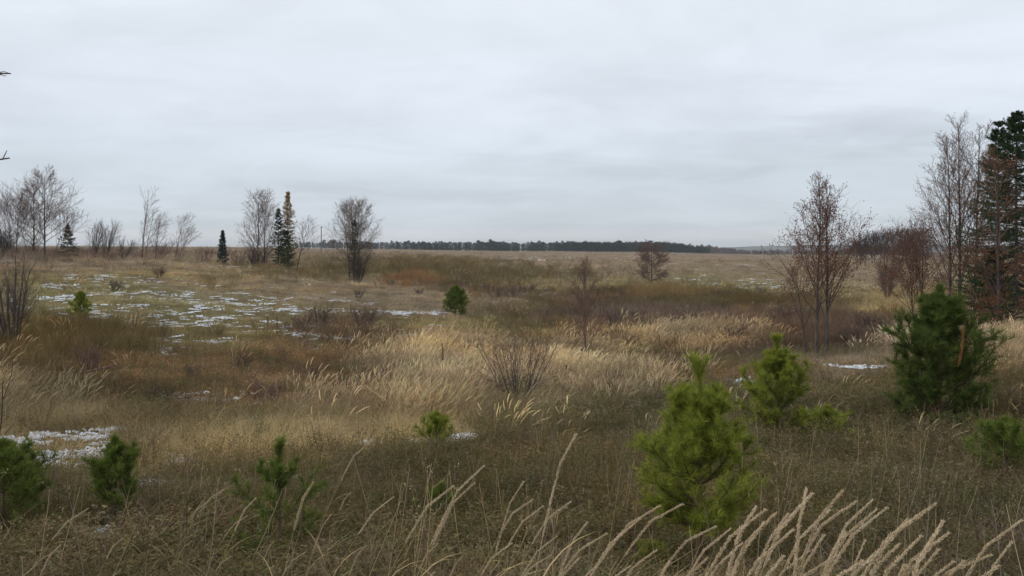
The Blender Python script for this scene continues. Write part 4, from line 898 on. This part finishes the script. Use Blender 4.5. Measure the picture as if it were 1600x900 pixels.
# low hills on the far right horizon
hm, t, o = newmat('far_hill_woods'); b = N(t, 'ShaderNodeBsdfDiffuse'); nz = N(t, 'ShaderNodeTexNoise'); nz.inputs['Scale'].default_value = .004; nz.inputs['Detail'].default_value = 8
tch = N(t, 'ShaderNodeTexCoord'); t.links.new(tch.outputs['Object'], nz.inputs['Vector'])
t.links.new(ramp(t, nz.outputs[0], [(.35, (.03, .045, .04)), (.55, (.05, .06, .05)), (.68, (.16, .13, .09))]), b.inputs[0]); t.links.new(b.outputs[0], o.inputs[0])
ux = np.linspace(-0.1, 1.2, 160); vy = np.linspace(4200, 6500, 14); UX, VY = np.meshgrid(ux, vy, indexing='ij')
hx = UX * VY; s_ = np.sin((VY - 4200) / 2300 * np.pi)
crest = 21 * sm(.22, .36, UX) + (fbm(UX * 30, UX * 0, 5) - .5) * 12
hz_ = -25 + (25 + EYE + crest) * np.clip(s_ * 1.35, 0, 1)
hb = MB(); idx = np.arange(hx.size).reshape(hx.shape); q = [idx[:-1, :-1], idx[1:, :-1], idx[1:, 1:], idx[:-1, 1:]]
hb.add(np.stack([hx, VY, hz_], -1).reshape(-1, 3), np.concatenate([np.stack([q[0], q[1], q[2]], -1).reshape(-1, 3), np.stack([q[0], q[2], q[3]], -1).reshape(-1, 3)]))
put(hb.build('hills', hm), 'low wooded hills on the far horizon', kind='structure')

# utility pole far out on the field
p = spot(502, 260); H = tall(502, 260, 353); root = empty('utility_pole', p, 0, 'thin lone wooden pole on the horizon right of the larch', 'pole')
pb = MB(); tubes(pb, np.array([[[0, 0, -.3], [0, 0, H * .5], [0, 0, H]]]), np.array([[.17, .15, .12]]), 8); pb.build('pole', M_POLE, root)
pb = MB(); tubes(pb, np.array([[[-.5, .16, H - .5], [0, .16, H - .5], [.5, .16, H - .5]]]), np.array([[.05, .05, .05]]), 4); pb.build('crossarm', M_POLE, root)

# ---- dock stalks standing in the hollow
for i, (px, Y, top, bot) in enumerate([(419, 39, 538, 562), (433, 39, 532, 560), (596, 34, 545, 572), (600, 34.5, 544, 575), (1031, 38, 541, 570), (692, 27.5, 560, 612), (1072, 24, 596, 622), (1056, 36, 520, 560), (886, 27, 590, 625)]):
    rg = np.random.default_rng(300 + i); H = (bot - top) / F * Y + .25; loc = spot(px, Y)
    H = max(H, tall(px, Y, top))
    root = empty('dock_stalk', loc, rg.uniform(0, 6), ['left of two dark dock stalks at the hill foot', 'right of two dark dock stalks at the hill foot', 'left red brown dock stalk of a pair before tall straw', 'right red brown dock stalk of a pair before tall straw', 'dark dock stalk alone in the straw right of the sapling',
             'feathery brown dead stalk in the pale straw left of the berry bush', 'short dark stalk behind the nearest pine', 'brown stalk behind the straw at the rust patch', 'reddish stalk at the right of the berry bush'][i], 'dead stalk', 'dead dock stalks in the hollow')
    P = stem_path(rg, H, (.04, 0), k=6, wob=.02)[None]; sb = MB(); tubes(sb, P, np.array([[.007, .006, .006, .005, .004, .003]]), 5); sb.build('stem', M_DOCK, root)
    t = rg.uniform(.42, 1, (1, 420)); pos, tan = along(P, t); pos = pos.reshape(-1, 3) + rg.normal(0, .022, (420, 3)) * (1.25 - t.reshape(-1, 1)) * 1.6
    sd2 = MB(); leaves(sd2, pos, nrm(rg.normal(0, 1, (420, 3))) * .026, .006, rg.uniform(0, 1, 420), 0, rg); sd2.build('seed_head', M_DOCK, root)

# brush pile with snow, and a dead branch on the rust slope
rg = np.random.default_rng(400); loc = spot(522, 47); root = empty('brush_pile', loc, 0, 'dark heap of cut branches on the snowy hillside', 'brush pile')
n = 130; a = rg.uniform(0, 6.28, n); c0 = rg.normal(0, 1, (n, 3)) * np.array([.75, .35, 0]); c0[:, 2] = rg.uniform(.0, .42, n) * np.exp(-(c0[:, 0] / .9) ** 2); dd = np.stack([np.cos(a), np.sin(a) * .6, rg.normal(0, .28, n)], 1) * rg.uniform(.25, .7, n)[:, None]
pb = MB(); tubes(pb, np.stack([c0 - dd, c0 + rg.normal(0, .04, (n, 3)), c0 + dd], 1), np.tile(np.array([[.016, .013, .006]]), (n, 1)), 4); pb.build('branches', M_BARK_DK, root)
rg = np.random.default_rng(401); loc = spot(160, 23.3); root = empty('fallen_branch', loc, .25, 'dark dead branch lying on the rusty slope at left', 'branch')
pb = MB(); tubes(pb, np.array([[[-.4, 0, .2], [-.1, .03, .27], [.2, 0, .33], [.5, -.03, .42]]]), np.array([[.035, .032, .025, .012]]), 6); pb.build('stick', M_BARK_RED, root)

# ---- the tree just outside the frame whose twigs reach in from the left
rg = np.random.default_rng(410); loc = spot(-230, 6.0); root = empty('bare_tree', loc, 0, 'thin tree beside the camera whose twigs reach in at the left edge', 'tree')
P0 = np.array([[[0, 0, -.1], [.03, 0, 1.2], [.0, .02, 2.4], [.06, 0, 3.6], [.05, 0, 4.8]]]); sb = MB(); tubes(sb, P0, np.array([[.06, .05, .04, .025, .01]]), 8); sb.build('trunk', M_BARK_DK, root, True)
def reach(px, py, Y=6.0): return np.array([(px - 800) / F * Y, Y, EYE + (HZ - py) / F * Y]) - loc
cr = MB()
for path, r_ in [([reach(-225, 200), reach(-140, 150), reach(-60, 122), reach(2, 115), reach(17, 115)], .006), ([reach(-40, 120), reach(-15, 118), reach(0, 113), reach(7, 112), reach(13, 114)], .003), ([reach(-20, 118), reach(-5, 117), reach(3, 117), reach(7, 119), reach(10, 118)], .0025),
                 ([reach(-228, 320), reach(-150, 290), reach(-70, 262), reach(-5, 250), reach(15, 247)], .007), ([reach(-30, 255), reach(-10, 251), reach(4, 249), reach(8, 241), reach(11, 235)], .0035)]:
    tubes(cr, np.array([path]), (r_ * np.linspace(1.6, .7, 5))[None], 5)
P1, R1, _ = grow(rg, P0, np.array([[.06, .05, .04, .025, .01]]), 16, .3, .98, lambda t: .5 * (1.1 - .6 * t), .8, .1, .06, 6, .3, absl=1.0)
P2, R2, _ = grow(rg, P1, R1, 5, .3, 1, lambda t: .4 + 0 * t, .6, .06, .1, 4, .6); tubes(cr, P1, R1, 4); tubes(cr, P2, R2, 3)
cr.build('crown', M_BARK_DK, root)
rg = np.random.default_rng(411); loc = spot(-25, 8.6); root = empty('bare_sapling', loc, 0, 'thin dark bent twig at the left frame edge', 'sapling')
def reach2(px, py, Y=8.6): return np.array([(px - 800) / F * Y, Y, EYE + (HZ - py) / F * Y]) - loc
cr = MB()
for path, r_ in [([np.zeros(3), reach2(-8, 720), reach2(2, 660), reach2(4, 628), reach2(4, 598)], .006), ([reach2(4, 625), reach2(12, 605), reach2(18, 585), reach2(20, 565), reach2(16, 552)], .003), ([reach2(-14, 770), reach2(0, 690), reach2(8, 678), reach2(16, 668), reach2(22, 662)], .004)]:
    tubes(cr, np.array([path]), (r_ * np.linspace(1.5, .6, 5))[None], 5)
cr.build('stem', M_BARK_DK, root)

# ---- flowering reed grass in front
def make_reed(seed, bend, headlen=.20):
    rg = np.random.default_rng(seed); k = 10; s = np.linspace(0, 1, k)
    P = np.stack([bend * s ** 1.6, .02 * np.sin(s * 3 + seed), s], 1)
    P[-1] += np.array([bend * .10, 0, -.02])
    root = bpy.data.objects.new('reed_grass', None); COL.objects.link(root)
    sb = MB(); tubes(sb, P[None], np.linspace(.0022, .0010, k)[None], 5, np.array([.6])); sb.build('stem', M_STEM, root)
    h0 = 1 - headlen * 1.15
    n = 760; t = h0 + (1 - h0) * rg.uniform(0, 1, n) ** .92
    pos, tan = along(P[None], t[None]); pos = pos[0]; tan = tan[0]; f = (t - h0) / (1 - h0)
    loose = [.8, 1.0, .7, 1.25, .65, 1.0, 1.45, .8, .6, 1.1][seed % 10]
    wd = .0060 * loose * np.sin(np.clip(f * .86 + .14, 0, 1) * np.pi) ** .7 * (0.75 + .5 * vnoise(f * 7, f * 0 + seed, 2)) + .002
    a, b_ = basis(tan); ph = rg.uniform(0, 6.28, n)[:, None]; rad = a * np.cos(ph) + b_ * np.sin(ph)
    B = pos + rad * (wd * rg.uniform(0, .55, n))[:, None]
    D = nrm(tan * 1.25 + rad * (.30 + .22 * loose) + rg.normal(0, .15, (n, 3))) * rg.uniform(.007, .014, n)[:, None]
    hb_ = MB(); leaves(hb_, B, D, .0011, np.clip(rg.normal(.5, .25, n), 0, 1), 0, rg); hb_.build('seed_head', M_PLUME, root)
    lb = MB()
    for q, (z0, ln, dx) in enumerate([(.25, .45, rg.choice([-1, 1]) * 1.0), (.45, .40, 1.0)]):
        p0 = along(P[None], np.array([[z0]]))[0][0, 0]; ss = np.linspace(0, 1, 6)
        yy = rg.uniform(-.1, .1)
        Lp = p0 + np.stack([dx * ln * (.35 * ss + .35 * ss ** 2), yy * ss, ln * (.9 * ss - .35 * ss ** 2.2)], 1)
        strips(lb, Lp[None], (.0030 * np.array([.7, 1, 1, .8, .5, .1]))[None], np.array([[0, 1.0, .35]]), np.array([.5 + .3 * q]))
    lb.build('leaf', M_STEM, root)
    return root
bends = [.38, .45, .50, .30, .42, .56, .34, .47, .26, .52]
reeds = [make_reed(500 + i, bd, hl) for i, (bd, hl) in enumerate(zip(bends, [.24, .27, .24, .28, .21, .22, .26, .19, .30, .23]))]
TIPS = [ # px, py, depth
 (1263,765,2.6),(1274,774,2.5),(1230,803,2.7),(1316,767,2.5),(1299,800,2.6),(1335,786,2.6),(1366,795,2.5),(1386,794,2.7),(1359,780,2.9),(1417,812,2.5),(1456,786,2.5),(1482,818,2.4),(1484,836,2.5),(1455,858,2.5),(1490,878,2.4),(1548,869,2.4),(1507,880,2.3),(1600,815,2.5),(1560,884,2.4),(1376,866,2.4),(1268,862,2.7),(1357,846,2.8),(1212,803,2.5),(1243,830,2.4),(1290,840,2.4),(1325,835,2.4),(1440,838,2.5),(1405,850,2.4),(1470,862,2.3),(1350,880,2.3),(1310,870,2.3),(1230,872,2.4),(1420,886,2.3),(1585,850,2.6),
 (903,681,3.1),(893,783,3.3),(817,755,3.6),(829,782,3.8),(917,816,3.4),(948,834,3.5),(1000,811,3.1),(1031,792,2.9),(1065,789,3.0),(1024,861,2.8),(1045,878,2.8),(1118,823,3.1),(1138,825,3.1),(1181,792,2.7),(1196,797,2.7),(1200,820,2.6),(848,790,3.9),(985,886,3.0),(870,840,3.6),(800,850,3.8),(860,868,3.6),(940,880,3.2),(780,880,3.8),(905,872,3.3),(1160,850,2.8),(1105,872,2.8),
 (755,731,3.1),(737,757,3.2),(708,760,3.3),(613,776,4.0),(571,853,3.6),(684,850,3.7),(576,692,4.4),(640,872,3.6),(680,895,3.4),(720,870,3.6),
 (489,754,3.3),(475,864,3.4),(517,805,4.0),(316,784,4.2),(322,785,4.1),(349,765,4.4),(138,794,3.4),(189,842,3.0),(95,851,3.2),(400,778,3.9),(386,806,4.0),(428,846,3.8),(250,820,4.4),(300,846,4.2),(268,800,4.6),(545,770,4.6),(190,889,3.0),(360,870,3.6),(60,880,3.2),
]
rg = np.random.default_rng(77); used = set()
for i, (px, py, Y) in enumerate(TIPS):
    v = int(rg.integers(0, 10)); Y = Y * rg.uniform(.95, 1.08) * (1.4 if px < 450 else 1.22 if px < 700 else 1.0)
    tx = (px - 800) / F * Y; tz = EYE + (HZ - py) / F * Y
    rz = rg.normal(0, .34); gx = tx - .3
    hgt = max(tz - float(ground(gx, Y)), .25); 
    bx = bends[v] * 1.10 * hgt
    if hgt > .9: bx *= .8
    loc = (tx - bx * math.cos(rz), Y - bx * math.sin(rz), tz - hgt * .98)
    grp = 'feathery reed grass heads along the near edge'
    if px > 1200: lab = 'pale feathery reed grass head in the thick stand at lower right'
    elif px > 770: lab = 'pale feathery reed grass head in the loose stand around the nearest pine'
    elif px > 540: lab = 'pale feathery reed grass head arching over the bank left of centre'
    else: lab = 'pale feathery reed grass head scattered at lower left'
    lab = {33: 'low reed grass head at the right frame edge', 17: 'highest reed grass head touching the right frame edge', 60: 'tallest head of the three arching together left of centre', 61: 'second head of the three arching together left of centre', 62: 'lowest head of the three arching together left of centre', 66: 'long thin pale reed stalk left of the small lone pine', 76: 'reed grass head in front of the thin stemmed small pine', 70: 'reed grass head crossing the straggly pine'}.get(i, lab)
    if i == 34: lab = 'tallest reed grass stalk rising alone left of the nearest pine'
    sc_ = (hgt * (.8 if hgt > .9 else 1.0), max(.62, min(1.05, hgt)), hgt)
    if v in used: r_ = copy_tree(reeds[v], loc, rz, sc_, lab)
    else:
        used.add(v); r_ = reeds[v]; r_.location = loc; r_.rotation_euler = (0, 0, rz); r_.scale = sc_
    r_['kind'] = 'thing'
    put(r_, lab, 'reed grass', grp + (' at right' if px > 1200 else ' in the middle' if px > 770 else ' left of centre' if px > 540 else ' at left'))
for v, r_ in enumerate(reeds):
    if v not in used:
        for c_ in list(r_.children): bpy.data.objects.remove(c_)
        bpy.data.objects.remove(r_)

# ------------------------------------------------------------------ haze over the plain
HAZE = 0.00014
hb = MB(); x0, x1, y0, y1, z0, z1 = -9800, 9800, -9800, 9800, -30, 70
Vv = [(x, y, z) for z in (z0, z1) for y in (y0, y1) for x in (x0, x1)]
hb.add(Vv, [(0, 2, 3), (0, 3, 1), (4, 5, 7), (4, 7, 6), (0, 1, 5), (0, 5, 4), (2, 6, 7), (2, 7, 3), (0, 4, 6), (0, 6, 2), (1, 3, 7), (1, 7, 5)])
hzm, t, o = newmat('haze_air'); pv = N(t, 'ShaderNodeVolumePrincipled'); pv.inputs['Color'].default_value = (.90, .95, 1, 1); pv.inputs['Density'].default_value = HAZE; pv.inputs['Anisotropy'].default_value = 0.2
t.links.new(pv.outputs[0], o.inputs['Volume'])
put(hb.build('haze', hzm), 'thin autumn haze over the plain', kind='stuff')
